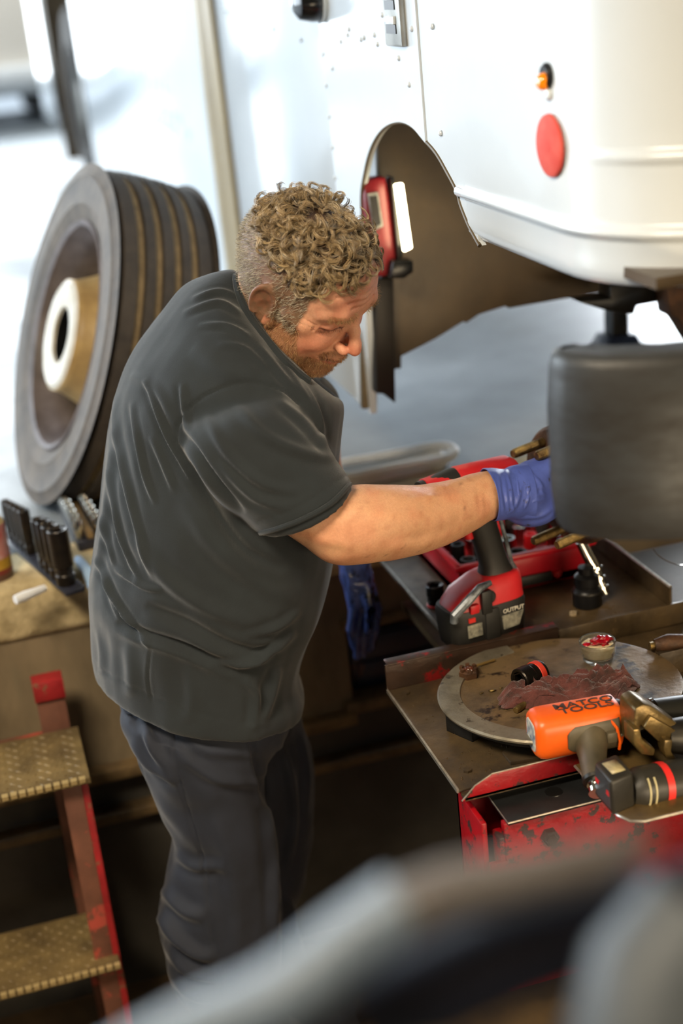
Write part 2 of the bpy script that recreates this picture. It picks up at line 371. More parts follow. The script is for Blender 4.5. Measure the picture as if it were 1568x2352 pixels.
# black steel bumper end, wrapping round the corner
M_bump = mat('scuffed_black_bumper_steel', (58, 60, 62), (38, 36, 34), scale=10, rough=.42, rough2=.6, metal=.2, bump=.12, stretch=(1, 1, 3))
def bumper():
    p0 = aY(1262, 812, 1.40); p1 = aY(1285, 1212, 1.40)
    zt, zb = float(p0[2]), float(p1[2]); x0 = float((p0[0]+p1[0])/2)
    path = [(x0+.03, 1.425), (x0+.012, 1.42), (x0, 1.40), (x0+.008, 1.372), (x0+.035, 1.34), (x0+.09, 1.31), (x0+.16, 1.29), (x0+.4, 1.27), (x0+1.5, 1.27)]
    prof = [(.05, 0), (.012, 0), (.003, -.003), (0, -.012), (-.004, -.06), (-.004, -(zt-zb)+.05), (0, -(zt-zb)+.012), (.006, -(zt-zb)), (.05, -(zt-zb)-.002)]
    v = []; f = []
    n = len(path)
    for i, (x, y) in enumerate(path):
        a = Vector(path[min(i+1, n-1)]) - Vector(path[max(i-1, 0)]); a.normalize(); nx, ny = -a.y, a.x
        for d, dz in prof: v.append((x + nx*d, y + ny*d, zt+dz))
    m = len(prof)
    for i in range(n-1):
        for k in range(m-1): f.append((i*m+k, (i+1)*m+k, (i+1)*m+k+1, i*m+k+1))
    return MB().add(v, f)
bumper().build('bumper', M_bump, van, smooth=60, solid=.006)
# rear wheel of the van, far off
def tyre_prof(R, w, r0):
    h = w/2
    return [(r0, -h*.8), (r0+.02, -h*.95), ((R+r0)/2, -h), (R-.03, -h*.92), (R-.008, -h*.8), (R, -h*.7), (R, h*.7), (R-.008, h*.8), (R-.03, h*.92), ((R+r0)/2, h), (r0+.02, h*.95), (r0, h*.8)]
M_rubber = mat('dusty_tyre_rubber', (66, 62, 58), (48, 45, 42), scale=20, rough=.75)
MB().lathe(tyre_prof(.46, .26, .26), M=T(XS+.16, 7.55, FZ+.46, 0, PI/2, 0), n=48).build('rear_tyre', M_rubber, van)
MB().lathe([(.27, -.10), (.24, -.02), (.12, 0), (.1, -.1), (0, -.1)], M=T(XS+.16, 7.55, FZ+.46, 0, PI/2, 0), n=32).build('rear_rim', M_al, van)

# pale truck parked outside, beyond the van
pv = thing('parked_truck', 'pale parked truck outside beyond the rear of the van, at the left edge', 'truck', (.2, 12.6, FZ))
q1, q2 = aY(100, -60, 12.5), aY(30, 190, 12.5)
zb_ = float(q2[2])
MB().box(-1.6, float(q1[0])+.05, 12.5, 14.5, zb_, 3.4).build('body', mat('pale_grey_truck_paint', (214, 212, 204), (196, 194, 188), scale=1, rough=.5), pv, bevel=.05)
MB().box(-1.5, float(q1[0]), 12.6, 14.4, zb_-.1, zb_).build('chassis', M_blk, pv)
for yy in (12.9, 14.1):
    for xx_ in (-1.45, float(q1[0])-.25): MB().lathe(tyre_prof(.36, .22, .2), M=T(xx_+.11, yy, FZ+.36, 0, PI/2, 0), n=32).build('tyre', M_rubber, pv)
MB().box(-1.5, float(q1[0])-.1, 12.42, 12.5, zb_-.10, zb_+.14).build('truck_bumper', M_white, pv, bevel=.03)
# ---------------------------------------------------------------- wheel hub on the axle
M_stud = mat('brass_coloured_stud', (150, 126, 74), (84, 66, 40), scale=60, rough=.35, metal=.8, bump=.4)
hubc = aY(1316, 1110, 1.93)
hub = thing('wheel_hub', 'greasy rust-brown wheel hub with long lug studs held by the gloved hand', 'wheel hub', tuple(hubc))
HM = T(hubc[0], hubc[1], hubc[2], 0, PI/2, math.radians(16))
HM = HM @ Matrix.Rotation(math.radians(-4), 4, 'Y')
MB().lathe([(0.028, -.02), (.06, -.02), (.094, -.016), (.098, -.01), (.098, 0.004), (.09, .01), (.05, .012), (.045, .06), (0.0, .06)], M=HM, n=48).build('flange', M_rust, hub, smooth=30)
MB().lathe([(0, -.05), (.024, -.05), (.03, -.046), (.032, -.03), (.042, -.022), (.045, -.014)], M=HM, n=32).build('hub_cap', mat('greasy_bearing_metal', (120, 104, 80), (60, 50, 38), scale=40, rough=.25, metal=.8), hub)
MB().lathe([(.045, .06), (.045, .12), (.1, .14), (.115, .18), (.115, .24), (0, .24)], M=HM, n=40).build('brake_backing', M_rust, hub)
MB().tube([tuple(HM @ Vector((0, 0, .2))), tuple(HM @ Vector((0, 0, 1.0)))], .035, n=16).build('axle_tube', M_liner, hub)
nst = 8
stm = None
for k in range(nst):
    a = 2*PI*k/nst + math.radians(12)
    prof = [(0, -.078), (.0062, -.078), (.0072, -.075)]
    z = -.074
    while z < -.03: prof += [(.0078, z), (.0070, z+.0012)]; z += .0024
    prof += [(.0078, -.02), (.0078, 0)]
    MB().lathe(prof, M=HM @ Matrix.Translation((.078*math.cos(a), .078*math.sin(a), 0)), n=14).build('stud', M_stud, hub, smooth=0)
# ---------------------------------------------------------------- spare wheel leaning on the van
M_tyre = mat('worn_tyre_tread', (66, 58, 50), (48, 42, 37), scale=24, rough=.7, bump=.5, bscale=120)
M_groove = mat('dusty_tyre_groove', (132, 112, 80), (104, 88, 62), scale=30, rough=.85, bump=.4)
M_wall = mat('grey_tyre_sidewall', (98, 84, 68), (68, 57, 45), scale=16, rough=.65, bump=.3, bscale=60)
M_rimgrey = mat('dusty_purple_grey_rim', (120, 110, 110), (84, 74, 72), scale=14, rough=.5, bump=.3)
M_rimwhite = mat('white_painted_wheel_disc', (214, 208, 196), (190, 176, 150), scale=14, rough=.4)
M_rimtan = mat('tan_lit_wheel_disc', (200, 168, 110), (160, 130, 82), scale=14, rough=.45)  # tan puts the warm light on the dish wall into its colour
R0 = .345; wd = .215
lean = math.radians(21)
base = aZ(190, 1130, FZ)
wheel = thing('spare_wheel', 'truck wheel with ribbed worn tyre and white disc leaning against the van side', 'wheel', (base[0], base[1], FZ))
# wheel axis points left, tipped up by the lean, turned a little to the camera
WM = T(base[0]-.10, base[1]+.0, FZ+.008) @ Matrix.Rotation(math.radians(8), 4, 'Z') @ Matrix.Rotation(lean, 4, 'Y') @ T(wd*.42, 0, R0) @ Matrix.Rotation(-PI/2, 4, 'Y')
h = wd/2
def crown(z): return R0 - .012*(abs(z)/h)**2.5
tp = [(.222, h*.62), (.235, h*.86), (.262, h*.98), (.30, h), (.332, h*.97), (.348, h*.93), (R0-.016, h*.86)]
gz = [h*.5, h*.18, -h*.16, -h*.48]
prof = list(tp)
z = h*.80
gro = MB(); gw = .0085
for gc in gz:
    prof += [(crown(z), z), (crown(gc+gw), gc+gw), (crown(gc)-.009, gc+gw*.7), (crown(gc)-.009, gc-gw*.7)]
    gro.lathe([(crown(gc)-.0075, gc+gw*.85), (crown(gc)-.0075, gc-gw*.85)], M=WM, n=96)
    z = gc-gw
prof += [(crown(z), z), (crown(-h*.8), -h*.8), (R0-.016, -h*.86), (.348, -h*.93), (.30, -h), (.235, -h*.86), (.222, -h*.62)]
ty = MB().lathe(prof[len(tp)-1:], M=WM, n=96).build('tread', M_tyre, wheel, smooth=30)
MB().lathe([(.222, h*.62), (.235, h*.86), (.25, h*.93), (.262, h*.98), (.266, h*1.0), (.27, h*.985), (.30, h), (.318, h*.99), (.322, h*1.005), (.326, h*.98), (.348, h*.93), (R0-.016, h*.862)], M=WM, n=96).build('sidewall', M_wall, wheel)
gro.build('groove', M_groove, wheel)
MB().lathe([(.228, h*.78), (.236, h*.9), (.232, h*.93), (.224, h*.88), (.214, h*.6), (.205, h*.5), (.2, h*.1), (.195, -h*.2), (.19, -h*.7), (.226, -h*.8)], M=WM, n=64).build('rim', M_rimgrey, wheel)
# dish with hand holes, standing out towards the outer face
nseg = 60
skip = lambda i, k: (k in (3, 4)) and (i % 12) in (2, 3, 4, 5, 6)
MB().lathe([(.112, h*.95), (.113, h*.80), (.122, h*.58), (.130, h*.42), (.146, h*.16), (.160, h*-.08), (.178, h*-.2), (.199, -h*.14)], M=WM, n=nseg, skip=skip).build('dish_wall', M_rimtan, wheel, solid=.004)
MB().lathe([(.055, h*.9), (.058, h*.96), (.104, h*1.0), (.112, h*.95)], M=WM, n=48).build('disc_face', M_rimwhite, wheel)
MB().lathe([(.055, h*.9), (.054, h*.2)], M=WM, n=48).build('centre_bore', M_blk, wheel)


# ---------------------------------------------------------------- red work light with LED bar hung in the arch
M_red = mat('red_tool_plastic', (128, 16, 26), (104, 12, 20), scale=14, rough=.38)
wl = thing('work_light', 'red work light with a glowing LED bar hung in the wheel arch', 'work light', tuple(aY(900, 640, 2.42)))
ypoly([(834, 410), (888, 404), (898, 470), (916, 600), (918, 632), (850, 640)], 2.412, .03, 'housing', M_red, wl, bevel=.008)
ypoly([(845, 445), (868, 441), (880, 520), (858, 530)], 2.406, .006, 'label_plate', mat('grey_label', (150, 150, 146), (90, 88, 84), scale=30, rough=.5), wl)
ypoly([(850, 452), (865, 449), (875, 515), (861, 520)], 2.404, .004, 'label_print', M_blk, wl)
ypoly([(896, 408), (906, 406), (926, 590), (914, 600)], 2.40, .03, 'hinge_bar', M_blk, wl, bevel=.003)
ypoly([(908, 425), (926, 421), (947, 570), (929, 579)], 2.375, .012, 'led_bar', mat('glowing_led_bar', (255, 250, 225), rough=.4, emis=(1.0, .86, .52, 1), estr=18), wl, bevel=.002)
ypoly([(896, 640), (902, 600), (950, 598), (950, 625), (930, 640)], 2.39, .04, 'hook', M_blk, wl, bevel=.004)

# ---------------------------------------------------------------- steel steps into the pit
M_redp = mat('chipped_red_paint', (168, 34, 38), (130, 26, 28), scale=20, rough=.5, c3=(120, 84, 60), c3scale=26, c3lo=.57, c3w=.04, bump=.3)
M_redfaded = mat('dusty_red_paint', (120, 76, 58), (92, 58, 44), scale=14, rough=.6, c3=(176, 74, 60), c3scale=12, c3lo=.58, c3w=.05)
M_tread = mat('muddy_checker_plate', (134, 114, 74), (96, 80, 52), scale=16, rough=.5, metal=.2, bump=.5, bscale=50, c3=(158, 50, 44), c3scale=7, c3lo=.70, c3w=.03)
st = thing('pit_steps', 'red steel steps with muddy checker plate treads going down into the pit', 'steps', (-.2, 2.2, 0))
def tread(z, x1, y0, y1):
    mb = MB().box(-.62, x1, y0, y1, z-.006, z)
    mb.add([(-.62, y0, z), (x1, y0, z), (x1, y0+.002, z-.012), (-.62, y0+.002, z-.012)], [(0, 1, 2, 3)])
    o = mb.build('tread', M_tread, st, bevel=.0015)
    d = MB()
    nx = 0
    yy = y0+.008; r = 0
    while yy < y1-.01:
        xx = -.6 + (r % 2)*.012
        while xx < x1-.01:
            ang = PI/4 if (r+nx) % 2 else -PI/4; nx += 1
            d.add([tuple(Vector((xx, yy, z)) + Matrix.Rotation(ang, 3, 'Z') @ Vector(q)) for q in ((-.008, 0, 0), (0, -.0028, 0), (.008, 0, 0), (0, .0028, 0), (0, 0, .0022))], [(0, 1, 4), (1, 2, 4), (2, 3, 4), (3, 0, 4)])
            xx += .024
        yy += .0125; r += 1
    s_ = d.build('checker_bars', M_tread, o, smooth=0); s_['kind'] = 'stuff'
    # knurled front edge
    e = MB(); xx = -.61
    while xx < x1-.004:
        e.add([(xx, y0-.003, z+.0005), (xx+.010, y0-.003, z+.0005), (xx+.010, y0+.004, z+.003), (xx, y0+.004, z+.003), (xx, y0-.002, z-.007), (xx+.010, y0-.002, z-.007)], [(0, 1, 2, 3), (4, 5, 1, 0)]); xx += .014
    e.build('nosing', mat('worn_bright_edge', (190, 168, 120), rough=.35, metal=.5), o, smooth=0)
tread(.694, .052, 2.10, 2.285); tread(.318, .044, 2.10, 2.275); tread(-.0+.02, .06, 2.05, 2.3) if False else None
MB().box(.004, .036, 2.13, 2.165, 0, .69).build('stringer', M_redfaded, st, bevel=.001)
MB().box(.036, .0475, 2.13, 2.15, 0, .69).build('stringer_edge', M_redp, st, bevel=.001)
MB().box(-.01, .04, 2.33, 2.36, 0, .76).build('stringer', M_redfaded, st, bevel=.001)
MB().box(-.012, .042, 2.323, 2.362, .735, .772).build('stringer_cap', M_redp, st, bevel=.001)
MB().box(-.66, -.63, 2.13, 2.36, 0, .80).build('stringer', M_redp, st, bevel=.001)
MB().box(-.62, .004, 2.34, 2.36, .62, .66).build('cross_bar', M_redfaded, st, bevel=.001)
# ================================================================ the mechanic
def net(fn, lo, hi, h):
    """surface nets of an implicit function sampled on a grid"""
    ax = [np.arange(lo[i], hi[i]+h, h) for i in range(3)]
    X, Y, Z = np.meshgrid(*ax, indexing='ij'); D = fn(X, Y, Z).astype(np.float32)
    S = D < 0; n = D.shape
    c = S[:-1, :-1, :-1].astype(np.int8)*0
    for i in (0, 1):
        for j in (0, 1):
            for k in (0, 1): c = c + S[i:n[0]-1+i, j:n[1]-1+j, k:n[2]-1+k]
    act = np.argwhere((c > 0) & (c < 8)); idx = -np.ones(c.shape, np.int64); idx[tuple(act.T)] = np.arange(len(act))
    acc = np.zeros((len(act), 3)); cnt = np.zeros(len(act))
    cor = [(i, j, k) for i in (0, 1) for j in (0, 1) for k in (0, 1)]
    for a in cor:
        for d in range(3):
            if a[d]: continue
            b = list(a); b[d] = 1
            pa = act+np.array(a); pb = act+np.array(b)
            da = D[tuple(pa.T)]; db = D[tuple(pb.T)]; m = (da < 0) != (db < 0)
            t = np.where(m, da/(da-db+1e-12), 0)[:, None]
            acc += np.where(m[:, None], pa+(pb-pa)*t, 0); cnt += m
    V = acc/cnt[:, None]*h+np.array([a[0] for a in ax])
    F = []
    for d in range(3):
        e1, e2 = [q for q in range(3) if q != d]
        sl0 = [slice(1, -1)]*3; sl1 = [slice(1, -1)]*3; sl0[d] = slice(0, n[d]-1); sl1[d] = slice(1, n[d])
        A = S[tuple(sl0)]; B = S[tuple(sl1)]; q = np.argwhere(A != B)
        off = np.array([1, 1, 1]); off[d] = 0; q = q+off
        sgn = S[tuple(q.T)]
        def cell(a, b): r = q.copy(); r[:, e1] -= a; r[:, e2] -= b; return idx[tuple(r.T)]
        Q = np.stack([cell(1, 1), cell(0, 1), cell(0, 0), cell(1, 0)], 1)
        flip = sgn if d != 1 else ~sgn
        Q[~flip] = Q[~flip][:, ::-1]; F.append(Q)
    F = np.concatenate(F); F = F[(F >= 0).all(1)]
    return V, F
def npmesh(name, V, F, m, parent=None, cols=None, smooth=True):
    me = bpy.data.meshes.new(name); F = np.asarray(F); k = F.shape[1]
    me.vertices.add(len(V)); me.vertices.foreach_set('co', np.asarray(V, np.float32).ravel())
    me.loops.add(F.size); me.loops.foreach_set('vertex_index', F.astype(np.int32).ravel())
    me.polygons.add(len(F)); me.polygons.foreach_set('loop_start', np.arange(0, F.size, k, dtype=np.int32))
    me.update(calc_edges=True); me.validate()
    if smooth: me.shade_smooth()
    if cols is not None:
        a = me.attributes.new('Col', 'FLOAT_COLOR', 'POINT'); a.data.foreach_set('color', np.asarray(cols, np.float32).ravel())
    me.materials.append(m); o = bpy.data.objects.new(name, me); COL.objects.link(o)
    if parent is not None: o.parent = parent; o.matrix_parent_inverse = parent.matrix_world.inverted()
    return o
def nrm(V, F):
    N = np.zeros_like(V); a, b, c = V[F[:, 0]], V[F[:, 1]], V[F[:, 2]]; n = np.cross(b-a, c-a)
    if F.shape[1] == 4: n = n+np.cross(c-a, V[F[:, 3]]-a)
    for k in range(F.shape[1]):
        for i in range(3): N[:, i] += np.bincount(F[:, k], n[:, i], len(V))
    return N/(np.linalg.norm(N, axis=1, keepdims=True)+1e-12)
def lap(V, F, it, lam=.5):
    E = np.concatenate([F[:, [k, (k+1) % F.shape[1]]] for k in range(F.shape[1])]); E = np.concatenate([E, E[:, ::-1]])
    deg = np.bincount(E[:, 0], minlength=len(V))[:, None]
    for _ in range(it):
        S = np.stack([np.bincount(E[:, 0], V[E[:, 1], i], len(V)) for i in range(3)], 1)/np.maximum(deg, 1); V = V+(S-V)*lam
    return V
# implicit pieces
def smin(a, b, k): h = np.clip(.5+.5*(b-a)/k, 0, 1); return b+(a-b)*h-k*h*(1-h)
def smax(a, b, k): return -smin(-a, -b, k)
def ell(X, Y, Z, c, r, tilt=None):
    x, y, z = X-c[0], Y-c[1], Z-c[2]
    if tilt is not None: M = tilt; x, y, z = M[0][0]*x+M[0][1]*y+M[0][2]*z, M[1][0]*x+M[1][1]*y+M[1][2]*z, M[2][0]*x+M[2][1]*y+M[2][2]*z
    k0 = np.sqrt((x/r[0])**2+(y/r[1])**2+(z/r[2])**2); k1 = np.sqrt((x/r[0]**2)**2+(y/r[1]**2)**2+(z/r[2]**2)**2)+1e-9
    return k0*(k0-1)/k1
def cap(X, Y, Z, a, b, ra, rb):
    a = np.array(a, float); b = np.array(b, float); d = b-a; L = (d**2).sum()+1e-12
    t = np.clip(((X-a[0])*d[0]+(Y-a[1])*d[1]+(Z-a[2])*d[2])/L, 0, 1)
    return np.sqrt((X-a[0]-t*d[0])**2+(Y-a[1]-t*d[1])**2+(Z-a[2]-t*d[2])**2)-(ra+(rb-ra)*t)
def chain(X, Y, Z, pts, rs, k=.004):
    o = None
    for i in range(len(pts)-1):
        c = cap(X, Y, Z, pts[i], pts[i+1], rs[i], rs[i+1]); o = c if o is None else smin(o, c, k)
    return o

# ---- head frame
HS = 1.04
def Rm(a, b, c):
    ca, sa, cb, sb, cc, sc = math.cos(a), math.sin(a), math.cos(b), math.sin(b), math.cos(c), math.sin(c)
    return np.array([[ca, -sa, 0], [sa, ca, 0], [0, 0, 1]])@np.array([[cb, 0, sb], [0, 1, 0], [-sb, 0, cb]])@np.array([[1, 0, 0], [0, cc, -sc], [0, sc, cc]])
HR = Rm(-.84, .71, .20); HT = np.array([.471, 1.95, 1.489])
def h2w(P): return (np.asarray(P)*HS)@HR.T+HT
def w2h(P): return ((np.asarray(P)-HT)@HR)/HS
neck_w = aY(596, 790, 2.06); neck_l = w2h(neck_w)
def head_sdf(x, y, z):
    Y = np.abs(y)
    d = ell(x, y, z, (-.014, 0, .022), (.097, .077, .081))
    d = smin(d, ell(x, y, z, (.042, 0, .031), (.049, .063, .057)), .02)
    d = smin(d, ell(x, y, z, (.03, 0, -.03), (.058, .062, .078)), .02)
    d = smin(d, ell(x, y, z, (.022, 0, -.080), (.058, .060, .036)), .02)
    d = smin(d, ell(x, y, z, (.068, 0, -.098), (.028, .027, .020)), .018)
    d = smin(d, ell(x, y, z, (.035, 0, -.108), (.044, .044, .020)), .02)
    d = smin(d, cap(x, Y, z, (.050, .054, -.010), (.030, .066, -.008), .014, .008), .018)
    d = smin(d, ell(x, Y, z, (.062, .036, -.034), (.024, .023, .021)), .014)
    d = smin(d, ell(x, Y, z, (.032, .050, -.060), (.030, .018, .030)), .02)
    d = smin(d, ell(x, y, z, (.074, 0, -.067), (.024, .034, .024)), .014)
    # brow and sockets
    d = smax(d, -ell(x, Y, z, (.0995, .0355, .003), (.0205, .0175, .0125)), .010)
    d = smin(d, chain(x, Y, z, [(.084, .010, .021), (.082, .03, .027), (.066, .052, .021)], [.0085, .0095, .006], .006), .010)
    d = smin(d, ell(x, Y, z, (.0685, .033, .002), (.0150, .0170, .0135)), .004)
    # lid crease, closed lid line, bag under the eye, crow's feet
    d = smax(d, -(chain(x, Y, z, [(.086, .016, .0045), (.0865, .033, .0105), (.072, .052, .004)], [.0012, .0016, .0012], .001)), .003)
    d = smax(d, -(chain(x, Y, z, [(.082, .0165, -.003), (.0845, .026, -.0055), (.0835, .036, -.0055), (.073, .050, -.001)], [.0010, .0014, .0014, .001], .001)), .002)
    d = smax(d, -(chain(x, Y, z, [(.084, .018, -.012), (.083, .034, -.0165), (.070, .050, -.010)], [.001, .0015, .001], .001)), .004)
    for a, b in (((.066, .056, .002), (.050, .067, .008)), ((.066, .056, -.002), (.049, .068, -.003)), ((.066, .056, -.006), (.050, .067, -.014))):
        d = smax(d, -cap(x, Y, z, a, b, .0010, .0005), .003)
    # nose
    d = smin(d, chain(x, y, z, [(.084, 0, .012), (.098, 0, -.010), (.1085, 0, -.028), (.1120, 0, -.0355)], [.0080, .0074, .0080, .0090], .006), .008)
    d = smin(d, ell(x, Y, z, (.0985, .0125, -.0400), (.0110, .0068, .0075)), .005)
    d = smax(d, -ell(x, Y, z, (.104, .0078, -.0515), (.006, .0042, .0048)), .003)
    d = smax(d, -cap(x, Y, z, (.100, .0225, -.034), (.094, .0235, -.046), .0005, .0005), .004)
    # smile folds, lips
    d = smax(d, -chain(x, Y, z, [(.100, .019, -.036), (.0965, .029, -.050), (.084, .040, -.066), (.072, .043, -.080)], [.0012, .0024, .0022, .001], .002), .006)
    d = smin(d, chain(x, Y, z, [(.0995, 0, -.0625), (.0975, .010, -.0628), (.085, .027, -.0635)], [.0042, .0044, .0022], .003), .004)
    d = smin(d, chain(x, Y, z, [(.0975, 0, -.0728), (.0955, .010, -.0718), (.084, .026, -.0665)], [.0052, .0050, .0022], .003), .004)
    d = smax(d, -chain(x, Y, z, [(.1045, 0, -.0675), (.1010, .012, -.0668), (.087, .028, -.0640), (.080, .034, -.0600)], [.0018, .0020, .0018, .0012], .001), .0015)
    d = smax(d, -cap(x, Y, z, (.098, 0, -.082), (.094, .014, -.0815), .004, .002), .006)
    # forehead lines and frown
    for zz, w in ((.036, .0009), (.045, .0011), (.055, .0010)):
        xs = ((.0895-(zz-.04)*.16), (.085-(zz-.04)*.16), (.068-(zz-.04)*.16))
        d = smax(d, -chain(x, Y, z, [(xs[0]+.001, 0, zz), (xs[1]+.0015, .022, zz+.0035), (xs[2]+.003, .045, zz)], [w, w, .0006], .001), .004)
    d = smax(d, -cap(x, Y, z, (.0935, .005, .018), (.0925, .0065, .030), .0012, .0008), .003)
    # ears
    ca, sa = math.cos(-.25), math.sin(-.25)
    ex, ey, ez = (x+.004)*1.08, Y-.077, (z+.013)*1.08
    e1 = ca*ex-sa*ez; e3 = sa*ex+ca*ez; ey2 = ey+e1*.45
    ear = ell(e1, ey2, e3, (0, 0, .002), (.0185, .0065, .031))
    ear = smin(ear, ell(e1, ey2, e3, (.006, -.001, -.026), (.0105, .0055, .012)), .006)
    rr = np.sqrt((e1/.0160)**2+((e3-.004)/.0275)**2)
    hel = np.sqrt(((rr-1)*.017)**2+(ey2-.0045)**2)-.0036
    hel = np.where(e3 < -.016, 1., hel)
    ear = smin(ear, hel, .003)
    ear = smax(ear, -ell(e1, ey2, e3, (.003, .0085, -.001), (.0085, .0062, .0125)), .003)
    ear = smax(ear, -ell(e1, ey2, e3, (-.001, .0075, .0165), (.0080, .0032, .0075)), .003)
    ear = smin(ear, cap(e1, ey2, e3, (.0155, .001, -.010), (.0160, .000, .000), .0042, .0035), .003)
    d = smin(d, ear, .004)
    # neck
    nl = neck_l
    d = smin(d, cap(x, y, z, (-.030, 0, -.045), tuple(nl), .060, .072), .022)
    d = smin(d, cap(x, y, z, (.020, 0, -.085), tuple(nl+np.array([.02, 0, 0])), .040, .06), .02)
    return d
HV, HF = net(head_sdf, (-.135, -.11, -.20), (.135, .11, .135), .0019)
HV = lap(HV, HF, 2, .35)
rng = np.random.RandomState(7)
def fbm(P, s, seed=0):
    """cheap smooth value noise on points"""
    q = np.asarray(P)*s+seed*17.3; i = np.floor(q).astype(np.int64); f = q-i; f = f*f*(3-2*f); o = 0
    for a in (0, 1):
        for b in (0, 1):
            for c in (0, 1):
                h_ = ((i[:, 0]+a)*73856093 ^ (i[:, 1]+b)*19349663 ^ (i[:, 2]+c)*83492791) & 0xffff
                w = (f[:, 0] if a else 1-f[:, 0])*(f[:, 1] if b else 1-f[:, 1])*(f[:, 2] if c else 1-f[:, 2])
                o = o+w*((h_*2654435761 & 0xffff)/65535.)
    return o
def sstep(x, a, b): t = np.clip((x-a)/(b-a), 0, 1); return t*t*(3-2*t)
def scalp_top(P):      # 1 where the long curls grow
    x, y, z = P[:, 0], np.abs(P[:, 1]), P[:, 2]
    line = .082-.35*np.clip(y-.03, 0, 1)+.010*np.sin(P[:, 1]*90)
    front = sstep(z+np.clip(.066-x, 0, 1)*1.0, line-.006, line+.006)
    side = sstep(z-.20*(-x)*(x < 0), .040, .052)
    back = sstep(x, -.125, -.105)
    return np.minimum(front, side)*np.where(x < -.06, sstep(z, -.0, .03), 1)
def scalp_side(P):     # cropped sides and back
    x, y, z = P[:, 0], np.abs(P[:, 1]), P[:, 2]
    front = sstep(.052-x+.25*(z-.04)*(z > .04), 0, .006)
    low = np.where(x > .004, sstep(z, -.030-.3*np.clip(x-.02, 0, 1), -.022), sstep(z-(.2*(-x)), -.062, -.050))
    return front*low
def beard(P):
    x, y, z = P[:, 0], np.abs(P[:, 1]), P[:, 2]
    lowface = sstep(-z, .052, .066)*sstep(x, -.012, .006)
    jaw = sstep(-z, .008, .022)*sstep(.060-x+.35*np.clip(-z-.03, 0, 1), 0, .012)*sstep(x, .006, .014)
    cheekfree = 1-sstep(x, .040, .05)*sstep(-z, 0, .02)*sstep(.074+z, 0, .010)*sstep(y, .022, .030)*0.55
    mous = sstep(-z, .048, .053)*sstep(x, .07, .08)*sstep(.036-y, 0, .008)
    under = 1-sstep(-z, .120, .130)
    return np.clip(np.maximum(lowface*cheekfree, np.maximum(jaw, mous)), 0, 1)*under
S_TOP, S_SIDE, BRD = scalp_top(HV), scalp_side(HV), beard(HV)
def L3(*c): return np.array(lin(*c)[:3])
def mixc(a, b, t): return a*(1-t[:, None])+b*t[:, None]
n1 = fbm(HV, 60); n2 = fbm(HV, 220, 1); n3 = fbm(HV, 25, 2)
hc = np.tile(L3(226, 168, 136), (len(HV), 1))
hc = mixc(hc, L3(204, 134, 104), sstep(n1, .45, .8)*.6)
hc = mixc(hc, L3(222, 164, 126), sstep(n3, .5, .9)*.4)
x_, y_, z_ = HV[:, 0], np.abs(HV[:, 1]), HV[:, 2]
def blob(c, r): return np.exp(-(((x_-c[0])**2+(y_-c[1])**2+(z_-c[2])**2)/r**2))
hc = mixc(hc, L3(200, 84, 66), blob((.114, 0, -.038), .018)*.55)
hc = mixc(hc, L3(196, 92, 68), blob((.066, .045, -.032), .024)*.6)
hc = mixc(hc, L3(205, 88, 70), blob((-.012, .084, -.003), .030)*.7)
hc = mixc(hc, L3(186, 96, 72), blob((.08, .03, .045), .03)*.35)
lips = np.exp(-((z_+.0675)/.0075)**2)*(x_ > .082)*(y_ < .027)
hc = mixc(hc, L3(172, 84, 72), lips*.85)
slit = np.exp(-((z_+.0672-.12*np.clip(y_-.012, 0, 1)*1)/.0016)**2)*(x_ > .080)*(y_ < .031)
hc = mixc(hc, L3(84, 34, 28), slit*.8)
lidz = -.0055+np.clip(y_-.036, 0, 1)*.3+np.clip(.024-y_, 0, 1)*.3
lash = np.exp(-((z_-lidz)/.0019)**2)*(x_ > .064)*(y_ > .016)*(y_ < .052)
hc = mixc(hc, L3(58, 36, 26), lash*.9)
hc = mixc(hc, L3(176, 92, 74), np.exp(-((z_-.001)/.010)**2)*(x_ > .062)*(y_ > .016)*(y_ < .052)*.35)
hc = mixc(hc, L3(138, 96, 64), BRD*(.55+.4*n2)*(1-lips))
hc = mixc(hc, L3(98, 78, 56), S_SIDE*(.75+.2*n2))
hc = mixc(hc, L3(72, 50, 30), S_TOP)
# ---- the rest of the body (under the clothes) and both arms, joined into the same mesh
def loftV(stations, n=36, res=6, caps=True):
    """stations: (left pixel, right pixel, depth Y, half thickness[, squareness]) -> rings of an elliptic tube at true size"""
    st = []
    for s in stations:
        PL, PR = aY(*s[0], s[2]), aY(*s[1], s[2]); st.append(np.concatenate([PL, PR, [s[3], s[4] if len(s) > 4 else 2.0]]))
    st = np.array(st); out = []
    m = len(st)
    for i in range(m-1):
        p0, p1, p2, p3 = st[max(i-1, 0)], st[i], st[i+1], st[min(i+2, m-1)]
        for k in range(res):
            t = k/res; out.append(.5*((2*p1)+(-p0+p2)*t+(2*p0-5*p1+4*p2-p3)*t*t+(-p0+3*p1-3*p2+p3)*t**3))
    out.append(st[-1]); V = []; F = []
    for s in out:
        PL, PR = s[:3], s[3:6]; c = (PL+PR)/2; a = (PR-PL)/2; ah = a/np.linalg.norm(a)
        b = np.array([0.0, -1.0, 0.0]); b = b-ah*(b@ah); b /= np.linalg.norm(b); e = 2/s[7]
        for j in range(n):
            th = 2*PI*j/n; cx, sx = math.cos(th), math.sin(th)
            V.append(c+a*np.sign(cx)*abs(cx)**e+b*s[6]*np.sign(sx)*abs(sx)**e)
    R = len(out)
    for r in range(R-1):
        for j in range(n): F.append((r*n+j, r*n+(j+1) % n, (r+1)*n+(j+1) % n, (r+1)*n+j))
    if caps: F += [tuple(reversed(range(n))), tuple(range((R-1)*n, R*n))]
    return V, F
